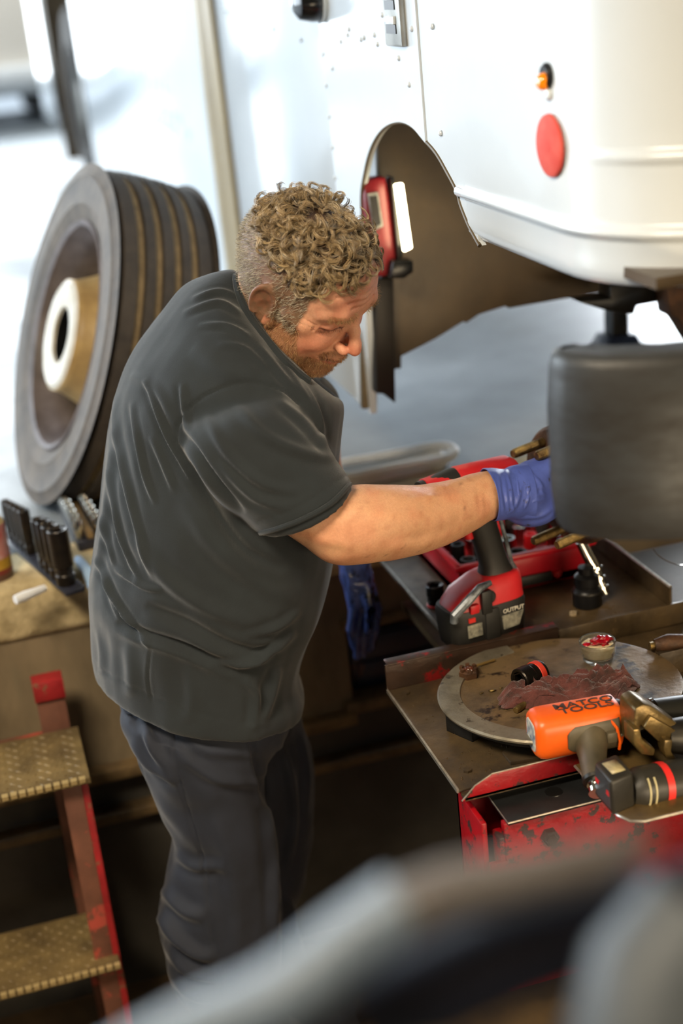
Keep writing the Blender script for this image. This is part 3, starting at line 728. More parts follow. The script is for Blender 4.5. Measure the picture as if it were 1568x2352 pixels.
def fuse(lofts, voxel, it=4):
    mb = MB()
    for v, f in lofts: mb.add(v, f)
    o = mb.build('fuse_work', None, smooth=0); md = o.modifiers.new('r', 'REMESH'); md.mode = 'VOXEL'; md.voxel_size = voxel
    bpy.context.view_layer.update(); dg = bpy.context.evaluated_depsgraph_get(); me = o.evaluated_get(dg).to_mesh()
    V = np.empty(len(me.vertices)*3, np.float32); me.vertices.foreach_get('co', V); V = V.reshape(-1, 3).astype(float)
    L = np.empty(len(me.loops), np.int32); me.loops.foreach_get('vertex_index', L)
    ls = np.array([p.loop_total for p in me.polygons]); assert (ls == 4).all()
    F = L.reshape(-1, 4).astype(np.int64)
    o.evaluated_get(dg).to_mesh_clear(); m0 = o.data; bpy.data.objects.remove(o); bpy.data.meshes.remove(m0)
    return lap(V, F, it), F
def seg_dist(P, poly):
    best = np.full(len(P), 1e9); side = np.zeros(len(P)); tt = np.zeros(len(P)); poly = np.array(poly, float)
    L = np.concatenate([[0], np.cumsum(np.linalg.norm(np.diff(poly, axis=0), axis=1))]); tot = L[-1]
    for i in range(len(poly)-1):
        a, b = poly[i], poly[i+1]; d = b-a; l2 = d@d; t = np.clip(((P-a)@d)/l2, 0, 1); q = P-a-t[:, None]*d
        r = np.sqrt((q**2).sum(1)); s = np.sign(d[0]*q[:, 1]-d[1]*q[:, 0]); m = r < best
        best[m] = r[m]; side[m] = s[m]; tt[m] = ((L[i]+t*math.sqrt(l2))/tot)[m]
    return best, side, tt
def spl(poly, k=6):
    p = [np.array(q, float) for q in poly]; o = []
    for i in range(len(p)-1):
        p0, p1, p2, p3 = p[max(i-1, 0)], p[i], p[i+1], p[min(i+2, len(p)-1)]
        for j in range(k): t = j/k; o.append(.5*((2*p1)+(-p0+p2)*t+(2*p0-5*p1+4*p2-p3)*t*t+(-p0+3*p1-3*p2+p3)*t**3))
    o.append(p[-1]); return o
def folds(V, F, strokes, face=.05):
    """cloth folds modelled into the surface: (pixel path, width px, depth mm, kind)"""
    N = nrm(V, F); PX = proj(V); view = CAMP-V; view /= np.linalg.norm(view, axis=1, keepdims=True)
    vis = sstep((N*view).sum(1), -.02, face); D = np.zeros(len(V))
    for s in strokes:
        poly, w, dep = s[0], s[1]*.85, s[2]*1.3/1000; kind = s[3] if len(s) > 3 else 'r'
        poly = spl(poly); arr = np.array(poly); lo, hi = arr.min(0)-4*w, arr.max(0)+4*w
        m = np.where((PX[:, 0] > lo[0]) & (PX[:, 0] < hi[0]) & (PX[:, 1] > lo[1]) & (PX[:, 1] < hi[1]))[0]
        if not len(m): continue
        r, sd, t = seg_dist(PX[m, :2], poly); tp = np.sin(np.clip(t, .0, 1)*PI)**.6 if kind not in ('seam', 'seamo') else 1
        x = r/w*np.where(sd == 0, 1, sd)
        if kind == 'r': h = np.exp(-x**2)-.45*np.exp(-(x-1.7)**2)-.25*np.exp(-(x+1.9)**2)
        elif kind == 'v': h = -np.exp(-x**2)+.5*np.exp(-(x-1.8)**2)+.3*np.exp(-(x+1.8)**2)
        else: h = -np.exp(-x**2)
        D[m] += h*dep*tp
    return V+N*(D*vis)[:, None]
YB = 2.04
man = thing('person', 'curly haired mechanic in dark t-shirt and trousers leaning over the hub with blue gloves', 'person', (.24, 2.04, 0))
armR = [((560, 1100), (720, 1010), 1.83, .05), ((585, 1150), (770, 1075), 1.825, .052), ((630, 1205), (796, 1118), 1.82, .054), ((686, 1246), (816, 1119), 1.815, .055), ((745, 1288), (850, 1117), 1.812, .057),
        ((812, 1291), (893, 1117), 1.815, .057), ((880, 1283), (935, 1118), 1.822, .055), ((950, 1270), (980, 1117), 1.835, .052), ((1015, 1250), (1030, 1106), 1.848, .045), ((1080, 1218), (1082, 1092), 1.86, .038), ((1130, 1188), (1125, 1083), 1.868, .033), ((1185, 1185), (1180, 1085), 1.878, .031)]
armL = [((650, 900), (760, 890), 2.2, .05), ((690, 1000), (776, 985), 2.22, .045), ((705, 1080), (784, 1070), 2.23, .043), ((740, 1150), (815, 1130), 2.215, .034), ((772, 1220), (836, 1200), 2.208, .024), ((790, 1290), (838, 1280), 2.205, .020), ((800, 1330), (846, 1325), 2.20, .016)]
body_core = [((550, 700), (690, 840), 2.03, .06), ((440, 740), (720, 930), YB, .13), ((310, 960), (700, 1060), YB, .16), ((270, 1200), (700, 1250), YB, .16), ((270, 1450), (640, 1480), YB, .15), ((300, 1600), (620, 1620), YB, .15)]
def leg(Y, pts): return [(a, b, Y, t) for a, b, t in pts]
def zline(x, Y, z, w):    # station from world numbers
    p = proj(np.array([x, Y, z])); sc = FPX/p[2]; return ((p[0]-w*sc, p[1]), (p[0]+w*sc, p[1]))
legN = leg(1.98, [((400, 1650), (560, 1680), .05), ((430, 1860), (560, 1870), .045), ((460, 2080), (570, 2100), .04), ((470, 2300), (570, 2310), .035), (*zline(.262, 1.97, .06, .03), .03)])
legF = leg(2.17, [((500, 1650), (640, 1680), .05), ((540, 1900), (660, 1900), .045), ((550, 2080), (640, 2080), .035), ((570, 2250), (660, 2250), .035), (*zline(.36, 2.17, .06, .03), .03)])
BV, BF = fuse([loftV(armR), loftV(armL), loftV(body_core), loftV(legN), loftV(legF)], .0055, 5)
bn = nrm(BV, BF)
BV = BV+bn*((fbm(BV, 45, 3)-.5)*.0022)[:, None]
# elbow point, forearm muscle and tendon lines
BV = folds(BV, BF, [([(700, 1215), (740, 1240), (800, 1250)], 14, 1.6, 'r'), ([(800, 1170), (900, 1190), (1000, 1190)], 22, 1.6, 'r'), ([(860, 1240), (960, 1235), (1060, 1200)], 14, 1.2, 'v'), ([(930, 1150), (1020, 1140), (1110, 1130)], 10, 1.2, 'r'),
                    ([(1090, 1100), (1098, 1140), (1100, 1180)], 5, .6, 'v'), ([(1108, 1095), (1114, 1140), (1116, 1185)], 4, .5, 'v')])
bc = np.tile(L3(214, 162, 124), (len(BV), 1)); m1 = fbm(BV, 40, 4); m2 = fbm(BV, 160, 5); m3 = fbm(BV, 90, 6)
bc = mixc(bc, L3(206, 140, 106), sstep(m1, .45, .8)*.55); bc = mixc(bc, L3(184, 122, 88), sstep(m3, .62, .85)*.4)
bc = mixc(bc, L3(96, 58, 40), sstep(m2, .88, .93)*.5)
bpx = proj(BV)[:, :2]
smud = aY(812, 1260, 1.77)
bc = mixc(bc, L3(70, 50, 40), np.exp(-((BV-smud)**2).sum(1)/.0045**2)*.8*(sstep(m2, .2, .5)))
nH = len(HV)
HW = h2w(HV)
allV = np.concatenate([HW, BV]); allF = np.concatenate([HF, BF+nH]); allC = np.concatenate([np.c_[hc, np.ones(nH)], np.c_[bc, np.ones(len(BV))]])
M_skin = mat('sunburnt_skin', (1, 1, 1, 1), (.9, .88, .86, 1), scale=300, rough=.36, rough2=.5, bump=.3, bscale=700, attr='Col', sss=.12)
npmesh('body', allV, allF, M_skin, man, allC)
# ---- trousers
pelvis = [((262, 1500), (668, 1500), YB, .17), ((272, 1580), (676, 1590), YB, .175), ((284, 1640), (640, 1660), YB, .16), ((330, 1700), (600, 1715), YB, .11)]
tN = leg(1.97, [((284, 1640), (600, 1660), .11), ((292, 1690), (604, 1710), .11), ((322, 1760), (604, 1790), .10), ((352, 1850), (618, 1870), .098), ((394, 1945), (630, 1955), .09), ((378, 2030), (636, 2040), .09), ((362, 2105), (638, 2120), .09), ((384, 2190), (638, 2200), .085), ((402, 2280), (634, 2300), .082), (*zline(.268, 1.97, .16, .088), .085), (*zline(.268, 1.97, .03, .095), .09)])
tF = leg(2.17, [((400, 1570), (684, 1580), .12), ((425, 1640), (694, 1650), .11), ((440, 1700), (704, 1712), .10), ((462, 1800), (718, 1810), .092), ((480, 1900), (714, 1905), .085), ((478, 2000), (692, 2005), .082), ((470, 2070), (674, 2072), .08), ((490, 2150), (690, 2150), .08), ((510, 2220), (712, 2225), .078), (*zline(.385, 2.17, .16, .08), .075), (*zline(.385, 2.17, .03, .085), .08)])
PV, PF = fuse([loftV(pelvis), loftV(tN), loftV(tF)], .005, 14)
PV = PV+nrm(PV, PF)*((fbm(PV, 22, 8)-.5)*.010+(fbm(PV, 9, 9)-.5)*.012)[:, None]
PV = folds(PV, PF, [([(413, 1800), (433, 1865), (470, 2002), (486, 2140), (502, 2260), (510, 2340)], 3.5, 3.5, 'seam'), ([(395, 1640), (400, 1720), (413, 1800)], 3.5, 3, 'seam'),
    ([(362, 2100), (400, 2150), (450, 2190), (500, 2200)], 15, 10), ([(372, 2040), (420, 2090), (470, 2110)], 16, 8), ([(380, 2170), (430, 2230), (500, 2250)], 13, 8), ([(395, 2240), (450, 2290), (560, 2300)], 14, 8),
    ([(330, 1640), (350, 1720), (405, 1790)], 14, 7), ([(400, 1660), (470, 1720), (590, 1730)], 16, 5), ([(420, 1740), (500, 1790), (600, 1800)], 14, 5),
    ([(300, 1700), (345, 1760), (410, 1800)], 12, 7), ([(405, 1960), (450, 1990), (520, 1990)], 14, 6), ([(470, 1830), (520, 1960), (540, 2100), (545, 2260)], 26, 5), ([(600, 1800), (618, 1900), (628, 2000), (630, 2200)], 12, 7),
    ([(572, 1700), (590, 1760), (612, 1860)], 9, 8, 'v'), ([(640, 1700), (668, 1800), (672, 1900), (655, 2000)], 12, 8), ([(690, 1680), (705, 1780), (700, 1880)], 9, 5),
    ([(285, 1612), (300, 1640), (335, 1650)], 5, 5, 'v'), ([(300, 1600), (318, 1630), (340, 1640)], 4, 4, 'r'), ([(650, 2050), (668, 2090), (672, 2160)], 10, 7)])
M_trou = mat('dark_navy_work_trousers', (28, 34, 48), (20, 25, 37), scale=12, rough=.82, sheen=.12, bump=.12, bscale=900)
npmesh('trousers', PV, PF, M_trou, man)
# ---- t-shirt
torso = [((540, 616), (672, 902), 2.03, .055), ((486, 630), (735, 905), 2.035, .10), ((428, 664), (770, 905), 2.035, .158), ((362, 740), (774, 925), YB, .2), ((302, 832), (764, 1000), YB, .205, 2.1), ((264, 932), (758, 1085), YB, .205, 2.1),
         ((244, 1050), (756, 1160), YB, .205, 2.1), ((232, 1150), (754, 1225), YB, .207, 2.1), ((214, 1290), (744, 1300), YB, .207), ((204, 1372), (722, 1375), YB, .203), ((210, 1440), (690, 1450), YB, .196), ((213, 1505), (676, 1520), YB, .195), ((215, 1530), (690, 1560), YB, .198), ((217, 1556), (684, 1596), YB, .198)]
slR = [((425, 930), (600, 850), 1.93, .05), ((418, 985), (650, 890), 1.87, .075), ((440, 1070), (712, 958), 1.845, .078), ((496, 1135), (758, 1035), 1.832, .075), ((560, 1195), (792, 1085), 1.826, .074), ((596, 1226), (806, 1110), 1.822, .074)]
slL = [((640, 870), (740, 860), 2.16, .05), ((660, 920), (776, 905), 2.2, .06), ((680, 970), (774, 962), 2.22, .058)]
TV, TF = fuse([loftV(torso), loftV(slR), loftV(slL)], .0042, 9)
tpx = proj(TV)
low = sstep(tpx[:, 1], 1250, 1560)
TV = TV+nrm(TV, TF)*((fbm(TV, 18, 11)-.5)*.006+(fbm(TV*np.array([1, 1, .35]), 30, 12)-.5)*.006*low)[:, None]
F1 = [
 ([(262, 985), (250, 1090), (242, 1190), (226, 1290), (208, 1365)], 9, 4.5), ([(302, 924), (310, 981), (333, 1096), (358, 1160)], 7, 5), ([(268, 905), (264, 981), (291, 1115), (325, 1249), (350, 1330)], 8, 5.5),
 ([(253, 1077), (262, 1173), (285, 1260), (320, 1340)], 6, 4.5), ([(333, 870), (352, 924), (383, 1000), (425, 1075), (460, 1130)], 7, 6.5), ([(345, 1000), (372, 1060), (400, 1130)], 8, 4), ([(417, 880), (424, 950), (430, 990)], 8, 5),
 ([(238, 1180), (246, 1240), (262, 1300)], 5, 4), ([(222, 1278), (262, 1374), (305, 1435), (348, 1487)], 6, 7), ([(268, 1428), (321, 1452), (420, 1485), (540, 1540)], 12, 9, 'v'), ([(262, 1305), (329, 1348), (372, 1358)], 7, 5),
 ([(335, 1390), (420, 1428), (540, 1488), (640, 1500)], 14, 8, 'v'), ([(300, 1230), (380, 1330), (480, 1400), (600, 1440)], 20, 6), ([(420, 1140), (480, 1240), (580, 1330), (680, 1380)], 24, 5), ([(240, 1330), (255, 1380), (275, 1420)], 6, 4),
 ([(348, 1485), (342, 1520), (340, 1560), (349, 1615)], 4, 2, 'v'), ([(225, 1440), (234, 1500), (232, 1560)], 9, 3), ([(290, 1480), (300, 1540), (300, 1600)], 16, 3), ([(560, 1560), (590, 1600), (580, 1680)], 12, 6), ([(640, 1530), (620, 1600), (600, 1670)], 12, 7), ([(430, 1520), (440, 1600), (430, 1660)], 18, 4),
 ([(680, 1450), (620, 1500), (560, 1525), (480, 1520)], 10, 7), ([(690, 1400), (640, 1440), (560, 1460)], 10, 4),
 ([(420, 720), (500, 694), (556, 722)], 7, 3.5), ([(440, 687), (500, 668), (545, 680)], 6, 3), ([(455, 748), (520, 748), (575, 775)], 7, 3.5), ([(500, 790), (560, 800), (620, 850)], 8, 3), ([(590, 790), (640, 850), (700, 920), (730, 990)], 9, 4),
 ([(640, 820), (690, 890), (725, 950), (745, 1030)], 8, 4.5), ([(690, 870), (725, 930), (745, 1000)], 7, 4), 
 ([(409, 985), (445, 1030), (500, 1110), (560, 1180)], 9, 8, 'v'), ([(430, 1060), (480, 1150), (560, 1260), (660, 1310)], 14, 7, 'v'),
 ([(470, 950), (520, 1040), (600, 1110), (690, 1130)], 12, 4), ([(540, 930), (610, 1000), (700, 1040), (770, 1050)], 14, 4), ([(640, 920), (700, 970), (760, 1040)], 10, 4), ([(500, 1060), (580, 1140), (660, 1170)], 11, 4),
 ([(405, 1015), (408, 975), (438, 932), (500, 893), (566, 878), (640, 892), (690, 925)], 3.5, 3, 'seam'),
 ([(214, 1530), (290, 1570), (350, 1600), (460, 1640), (575, 1660), (640, 1640)], 2.5, 1.2, 'seam'),
 ([(590, 1198), (680, 1168), (798, 1090)], 3, 1.2, 'seam'), ([(560, 640), (600, 780)], 3, 0.2, 'seam'),
 ([(440, 800), (520, 850), (600, 860)], 22, 3), ([(300, 860), (360, 900), (400, 980)], 12, 3)]
TV = folds(TV, TF, F1)
M_shirt = mat('faded_charcoal_cotton', (29, 36, 40), (22, 28, 32), scale=8, rough=.9, sheen=.25, bump=.3, bscale=900)
# cut the tunnel ends open: the hem and the cuffs
npmesh('t_shirt', TV, TF, M_shirt, man)
from mathutils.bvhtree import BVHTree
bvhT = BVHTree.FromPolygons([tuple(v) for v in TV], [tuple(map(int, f)) for f in TF]); bvhA = BVHTree.FromPolygons([tuple(v) for v in allV], [tuple(map(int, f)) for f in allF])
def onsurf(px, py, bvh, lift=.0):
    d = Vector(ray(px, py)).normalized(); r = bvh.ray_cast(Vector(CAMP), d)
    return None if r[0] is None else r[0]-d*lift
def band(path, bvh, r, name, m, parent=man, flat=1, lift=0.001, k=5):
    pts = [onsurf(p[0], p[1], bvh, lift) for p in spl(path, k)]; pts = [p for p in pts if p is not None]
    return MB().tube(pts, r, n=8, flat=flat).build(name, m, parent)
band([(553, 604), (543, 642), (555, 695), (582, 742), (611, 780), (643, 819), (678, 853), (708, 876)], bvhT, .0065, 'collar', M_shirt, lift=.001)
band([(598, 1224), (640, 1213), (700, 1190), (760, 1156), (803, 1112)], bvhT, .004, 'sleeve_hem', M_shirt, lift=.001)
# work boots
M_boot = mat('oiled_black_boot_leather', (36, 30, 26), (24, 20, 18), scale=20, rough=.45, bump=.2)
for (bx, by, n_) in ((.25, 1.97, 'a'), (.345, 2.17, 'b')):
    def boot(x, y, z):
        d = ell(x, y, z, (bx+.055, by, .05), (.135, .052, .05)); d = smin(d, cap(x, y, z, (bx-.03, by, .06), (bx-.035, by, .17), .052, .05), .03); return smax(d, .002-z, .004)
    v, f = net(boot, (bx-.12, by-.08, -.01), (bx+.22, by+.08, .25), .006); npmesh('boot', v, f, M_boot, man)
# ---- gloves, each with palm, four fingers and thumb
M_glove = mat('blue_nitrile_glove', (86, 104, 186), (74, 90, 168), scale=18, rough=.36, bump=.25, bscale=120, c3=(56, 52, 54), c3scale=22, c3lo=.60, c3w=.06, stretch=(1, 1, 1))
M_glove2 = mat('greasy_dark_blue_glove', (84, 106, 176), (48, 62, 110), scale=22, rough=.24, bump=.2, bscale=90, c3=(30, 32, 42), c3scale=26, c3lo=.52, c3w=.08)
def P3(px, py, Y): return aY(px, py, Y)
def gloveR(x, y, z):
    d = chain(x, y, z, [P3(1150, 1135, 1.872), P3(1195, 1132, 1.882)], [.034, .036], .01)
    # palm: four metacarpals side by side, hand edge down
    tops = [(1268, 1072), (1272, 1102), (1272, 1134), (1266, 1166)]
    for i, t_ in enumerate(tops): d = smin(d, cap(x, y, z, P3(1190, 1108+i*17, 1.884), P3(*t_, 1.895), .026, .0155), .014)
    d = smin(d, ell(x, y, z, P3(1228, 1176, 1.885), (.034, .022, .022)), .016)
    # fingers closing round the hub end
    tip = [(1312, 1062), (1320, 1096), (1318, 1132), (1306, 1166)]; tip2 = [(1340, 1074), (1350, 1102), (1346, 1134), (1330, 1164)]
    for a, b, c in zip(tops, tip, tip2): d = smin(d, chain(x, y, z, [P3(*a, 1.892), P3(*b, 1.882), P3(*c, 1.90)], [.0135, .0115, .0095], .003), .004)
    d = smin(d, chain(x, y, z, [P3(1215, 1085, 1.90), P3(1262, 1058, 1.915), P3(1296, 1052, 1.92)], [.018, .0125, .010], .004), .008)
    return d
def gbox(pts, m=.05):
    a = np.array(pts); return a.min(0)-m, a.max(0)+m
lo, hi = gbox([P3(1140, 1080, 1.87), P3(1350, 1200, 1.90), P3(1350, 1050, 1.92)])
GV, GF = net(gloveR, lo, hi, .0024)
# the cuff part is kept for the separate cuff loft
GV = lap(GV, GF, 2)
GV = folds(GV, GF, [([(1168, 1080), (1176, 1130), (1180, 1185)], 5, 3, 'v'), ([(1185, 1090), (1190, 1140), (1178, 1185)], 4, 2), ([(1190, 1185), (1210, 1150), (1215, 1100)], 6, 2), ([(1182, 1190), (1240, 1185), (1270, 1165)], 6, 1.5), ([(1215, 1085), (1240, 1110), (1250, 1150)], 5, 1.2), ([(1190, 1150), (1225, 1130), (1265, 1125)], 6, 1.2, 'v'), ([(1200, 1170), (1230, 1150), (1270, 1150)], 5, 1)])
gR = npmesh('glove', GV, GF, M_glove, man); gR['label'] = 'bright blue nitrile glove smeared with grease'
cf = loftV([((1126, 1194), (1117, 1078), 1.866, .041), ((1145, 1192), (1136, 1077), 1.870, .040), ((1162, 1189), (1156, 1079), 1.874, .038), ((1176, 1192), (1174, 1078), 1.878, .038), ((1192, 1191), (1192, 1070), 1.881, .037), ((1215, 1197), (1212, 1066), 1.884, .036)], n=48, res=5, caps=False)
cv = np.array(cf[0]); cF = np.array(cf[1])
cv = folds(cv, cF, [([(1150, 1080), (1158, 1140), (1166, 1190)], 4, 2.2, 'v'), ([(1135, 1100), (1142, 1150), (1140, 1190)], 5, 1.6), ([(1160, 1075), (1172, 1120), (1178, 1188)], 3, 2.2), ([(1165, 1180), (1185, 1160), (1200, 1110)], 4, 1.8)])
cu = npmesh('glove_cuff', cv, cF, M_glove, man); sd = cu.modifiers.new('s', 'SOLIDIFY'); sd.thickness = .0015; sb = cu.modifiers.new('ss', 'SUBSURF'); sb.levels = sb.render_levels = 1
def gloveL(x, y, z):
    d = chain(x, y, z, [P3(806, 1225, 2.21), P3(812, 1270, 2.207), P3(816, 1315, 2.205)], [.031, .029, .026], .01)
    kn = [(813, 1402), (830, 1410), (848, 1408), (864, 1398)]
    for i, t_ in enumerate(kn): d = smin(d, cap(x, y, z, P3(806+i*9, 1325, 2.205), P3(*t_, 2.20+.004*abs(i-1.5)), .017, .0105), .012)
    m = [(806, 1446), (820, 1458), (838, 1458), (861, 1445)]; e = [(813, 1484), (820, 1508), (834, 1503), (853, 1492)]
    for a, b, c in zip(kn, m, e): d = smin(d, chain(x, y, z, [P3(*a, 2.20), P3(*b, 2.195), P3(*c, 2.205)], [.0098, .0086, .0070], .002), .003)
    d = smin(d, chain(x, y, z, [P3(842, 1350, 2.19), P3(850, 1400, 2.178), P3(846, 1448, 2.178)], [.013, .0098, .0078], .003), .006)
    return d
lo, hi = gbox([P3(770, 1200, 2.2), P3(870, 1520, 2.2)], .03)
GV, GF = net(gloveL, lo, hi, .0022); GV = lap(GV, GF, 1)
GV = folds(GV, GF, [([(795, 1345), (815, 1360), (835, 1355)], 4, 1.8), ([(800, 1330), (820, 1340), (850, 1330)], 4, 1.5, 'v'), ([(822, 1370), (824, 1395), (824, 1410)], 4, 1, 'v'), ([(785, 1295), (800, 1320), (805, 1350)], 5, 2)])
gL = npmesh('glove', GV, GF, M_glove2, man); gL['label'] = 'dark blue greasy glove on the hanging hand'

# ---- hair: curls on top, cropped sides, stubble beard
def strands(paths, rad, sides=3):
    """paths: (n, m, 3) array of strand points -> thin prisms"""
    n, m, _ = paths.shape; t = np.gradient(paths, axis=1); t /= np.linalg.norm(t, axis=2, keepdims=True)+1e-9
    ref = np.array([.31, .52, .79]); a = np.cross(t, ref); a /= np.linalg.norm(a, axis=2, keepdims=True)+1e-9; b = np.cross(t, a)
    pr = np.linspace(1, .35, m)[None, :, None]*rad; V = np.stack([paths+pr*(a*math.cos(2*PI*k/sides)+b*math.sin(2*PI*k/sides)) for k in range(sides)], 2)
    idx = np.arange(n*m*sides).reshape(n, m, sides); F = []
    for k in range(sides):
        k2 = (k+1) % sides; F.append(np.stack([idx[:, :-1, k], idx[:, :-1, k2], idx[:, 1:, k2], idx[:, 1:, k]], -1).reshape(-1, 4))
    return V.reshape(-1, 3), np.concatenate(F)
HN = nrm(HV, HF); R = np.random.RandomState(11)
def pick(mask, n): c = np.where(mask)[0]; return c[R.randint(0, len(c), n)]
skin_only = HV[:, 2] > -.2
# locks
nl, per, m = 620, 17, 16
r0 = pick(S_TOP > .5, nl); root = HV[r0]; nor = HN[r0]
tang = np.stack([np.where(root[:, 0] > .04, .1, .5), np.sign(root[:, 1])*.55*np.clip(np.abs(root[:, 1])/.05, 0, 1), -.25+0*root[:, 0]], 1)
back = root[:, 0] < -.02; tang[back] = np.stack([-.4+0*root[back, 0], np.sign(root[back, 1])*.5, -.5+0*root[back, 0]], 1)
tang += R.normal(0, .42, (nl, 3)); tang -= nor*(tang*nor).sum(1, keepdims=True); tang /= np.linalg.norm(tang, axis=1, keepdims=True)+1e-9
bt = np.cross(nor, tang)
L = R.uniform(.032, .058, nl)*np.where(root[:, 0] < -.06, .7, 1)*np.where(np.abs(root[:, 1]) > .06, .7, 1); turn = R.choice([-1, 1], nl)*R.uniform(2.4, 5.2, nl); lift = R.uniform(.2, .7, nl); s = np.linspace(0, 1, m)
P = np.zeros((nl, m, 3)); pos = root-nor*.001; P[:, 0] = pos
vert = R.rand(nl) < .45
for j in range(1, m):
    u = s[j]; ang = turn*u**1.35
    # some locks curl in the plane of the scalp, some roll over like a spring
    e1 = np.where(vert[:, None], nor, bt); d = tang*np.cos(ang)[:, None]+e1*np.sin(np.abs(ang) if False else ang)[:, None]
    d = d+nor*(lift*np.cos(u*PI*.9))[:, None]; d /= np.linalg.norm(d, axis=1, keepdims=True)
    P[:, j] = P[:, j-1]+d*(L/(m-1))[:, None]
off = R.normal(0, .0013, (nl, per, 3)); spread = (.55+.9*s)[None, None, :, None]
paths = P[:, None]+off[:, :, None]*spread
phase = R.rand(nl, per, 1)*6.28; wv = .0006*np.sin(s[None, None]*9+phase)
paths = paths+bt[:, None, None]*wv[..., None]
paths = paths.reshape(-1, m, 3)
# keep hair outside the skull
for _ in range(2):
    sd = ell(paths[..., 0], paths[..., 1], paths[..., 2], (-.012, 0, .023), (.100, .080, .084))
    c0 = np.array([-.012, 0, .023]); out = paths-c0; out /= np.linalg.norm(out, axis=2, keepdims=True); ex_ = sd-.013; paths = paths+out*np.clip(-sd+.001, 0, .02)[..., None]-out*(np.clip(ex_, 0, 1)*.35)[..., None]
hv, hf = strands(h2w(paths), .00042)
tone = np.repeat(R.rand(len(paths)), m*3); lk = np.repeat(np.repeat(R.rand(nl), per), m*3)
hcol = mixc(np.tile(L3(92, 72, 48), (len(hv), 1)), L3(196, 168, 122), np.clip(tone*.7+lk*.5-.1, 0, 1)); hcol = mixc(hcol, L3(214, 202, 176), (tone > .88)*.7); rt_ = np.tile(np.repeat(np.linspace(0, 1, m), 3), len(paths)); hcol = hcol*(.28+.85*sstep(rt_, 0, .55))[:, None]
M_hair = mat('dark_blond_hair', (1, 1, 1, 1), rough=.32, attr='Col', spec=.6)
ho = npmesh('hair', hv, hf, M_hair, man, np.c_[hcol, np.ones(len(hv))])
# cropped hair: short strands combed back and down
def short(mask, n, l0, l1, rad, comb, c1, c2, name, curl=.3, m=4):
    r = pick(mask, n); root = HV[r]+R.normal(0, .0008, (n, 3)); nor = HN[r]; d = nor*.55+np.array(comb)+R.normal(0, curl, (n, 3)); d /= np.linalg.norm(d, axis=1, keepdims=True)
    l = R.uniform(l0, l1, n); P = np.zeros((n, m, 3)); P[:, 0] = root-nor*.0008
    for j in range(1, m):
        P[:, j] = P[:, j-1]+d*(l/(m-1))[:, None]; d = d+np.array(comb)*.35+R.normal(0, .12, (n, 3))-nor*.15; d /= np.linalg.norm(d, axis=1, keepdims=True)
    v, f = strands(h2w(P), rad); t = np.repeat(R.rand(n), m*3); c = mixc(np.tile(L3(*c1), (len(v), 1)), L3(*c2), t)
    return npmesh(name, v, f, M_hair, man, np.c_[c, np.ones(len(v))])
hs = short((S_SIDE > .5) & (S_TOP < .6) & (np.abs(HN[:, 1]) < 2) & ~((np.abs(HV[:, 1]) > .0765) & (HV[:, 2] < .035) & (HV[:, 2] > -.045) & (HV[:, 0] < .01) & (HV[:, 0] > -.04)), 11000, .004, .010, .00028, (-.5, 0, -.55), (84, 66, 46), (204, 194, 170), 'cropped_hair')
short(BRD > .45, 13000, .0025, .0055, .00024, (.1, 0, -.5), (128, 86, 54), (206, 164, 116), 'beard', m=3)
bmask = (HV[:, 2] > .017) & (HV[:, 2] < .030) & (HV[:, 0] > .066) & (np.abs(HV[:, 1]) > .011) & (np.abs(HV[:, 1]) < .052)
short(bmask, 500, .004, .008, .00022, (-.1, 0, .1), (140, 104, 64), (196, 164, 112), 'eyebrows', m=3)
lm = (np.abs(HV[:, 2]+.006) < .003) & (HV[:, 0] > .068) & (np.abs(HV[:, 1]) > .018) & (np.abs(HV[:, 1]) < .05)
short(lm, 90, .003, .005, .00018, (.6, 0, -.7), (60, 40, 26), (90, 62, 40), 'eyelashes', curl=.1, m=3)['kind'] = 'stuff'
# ================================================================ pit jack with its trays
M_oil = mat('oily_brown_tray_steel', (98, 80, 54), (54, 44, 32), scale=9, rough=.25, rough2=.5, metal=.25, bump=.25, bscale=60, c3=(128, 104, 70), c3scale=16, c3lo=.62, c3w=.08)
M_redchip = mat('chipped_red_jack_paint', (158, 8, 20), (112, 6, 14), scale=7, rough=.36, c3=(56, 38, 36), c3scale=34, c3lo=.56, c3w=.03, bump=.3, bscale=40)
M_redworn = mat('grimy_red_flange', (70, 50, 38), (50, 38, 30), scale=14, rough=.35, metal=.3, c3=(140, 24, 24), c3scale=18, c3lo=.55, c3w=.05, bump=.3)
M_edge = mat('bare_bright_steel_edge', (190, 184, 172), (150, 142, 128), scale=60, rough=.3, metal=.7)
M_capst = mat('dark_blue_black_steel', (44, 46, 48), (30, 31, 32), scale=10, rough=.4, metal=.4, bump=.2)
jk = thing('pit_jack', 'red pit jack with oily steel trays standing in the pit beside the mechanic', 'jack', (.85, 1.6, 0))
A0, A1, B0, B1, TZ = .512, 1.25, 1.572, 1.882, .85
MB().box(A0, A1, B0, B1, TZ-.004, TZ).build('tray', M_oil, jk, bevel=.0012)
MB().box(A0, .80, B1, B1+.004, TZ-.004, TZ+.043).box(A0+.004, .80, B1, B1+.022, TZ+.040, TZ+.0435).build('tray_flange', M_redworn, jk, bevel=.0012)
MB().box(A0-.0015, A0+.0015, B0, B1, TZ-.004, TZ+.002).build('tray_edge', M_edge, jk)
MB().prism([(A0, -.0045), (.70, -.0045), (.70, .026), (A0+.045, .026), (A0+.02, .015)], 0, .004, T(0, B0-.012, TZ-.004, PI/2, 0, 0)).build('front_lip', M_redchip, jk, bevel=.001)
MB().tube([(A0, B0-.0145, TZ-.008), (A0+.02, B0-.0145, TZ+.011), (A0+.045, B0-.0145, TZ+.0225), (.70, B0-.0145, TZ+.0225)], .0011, n=6).build('lip_edge', M_edge, jk)
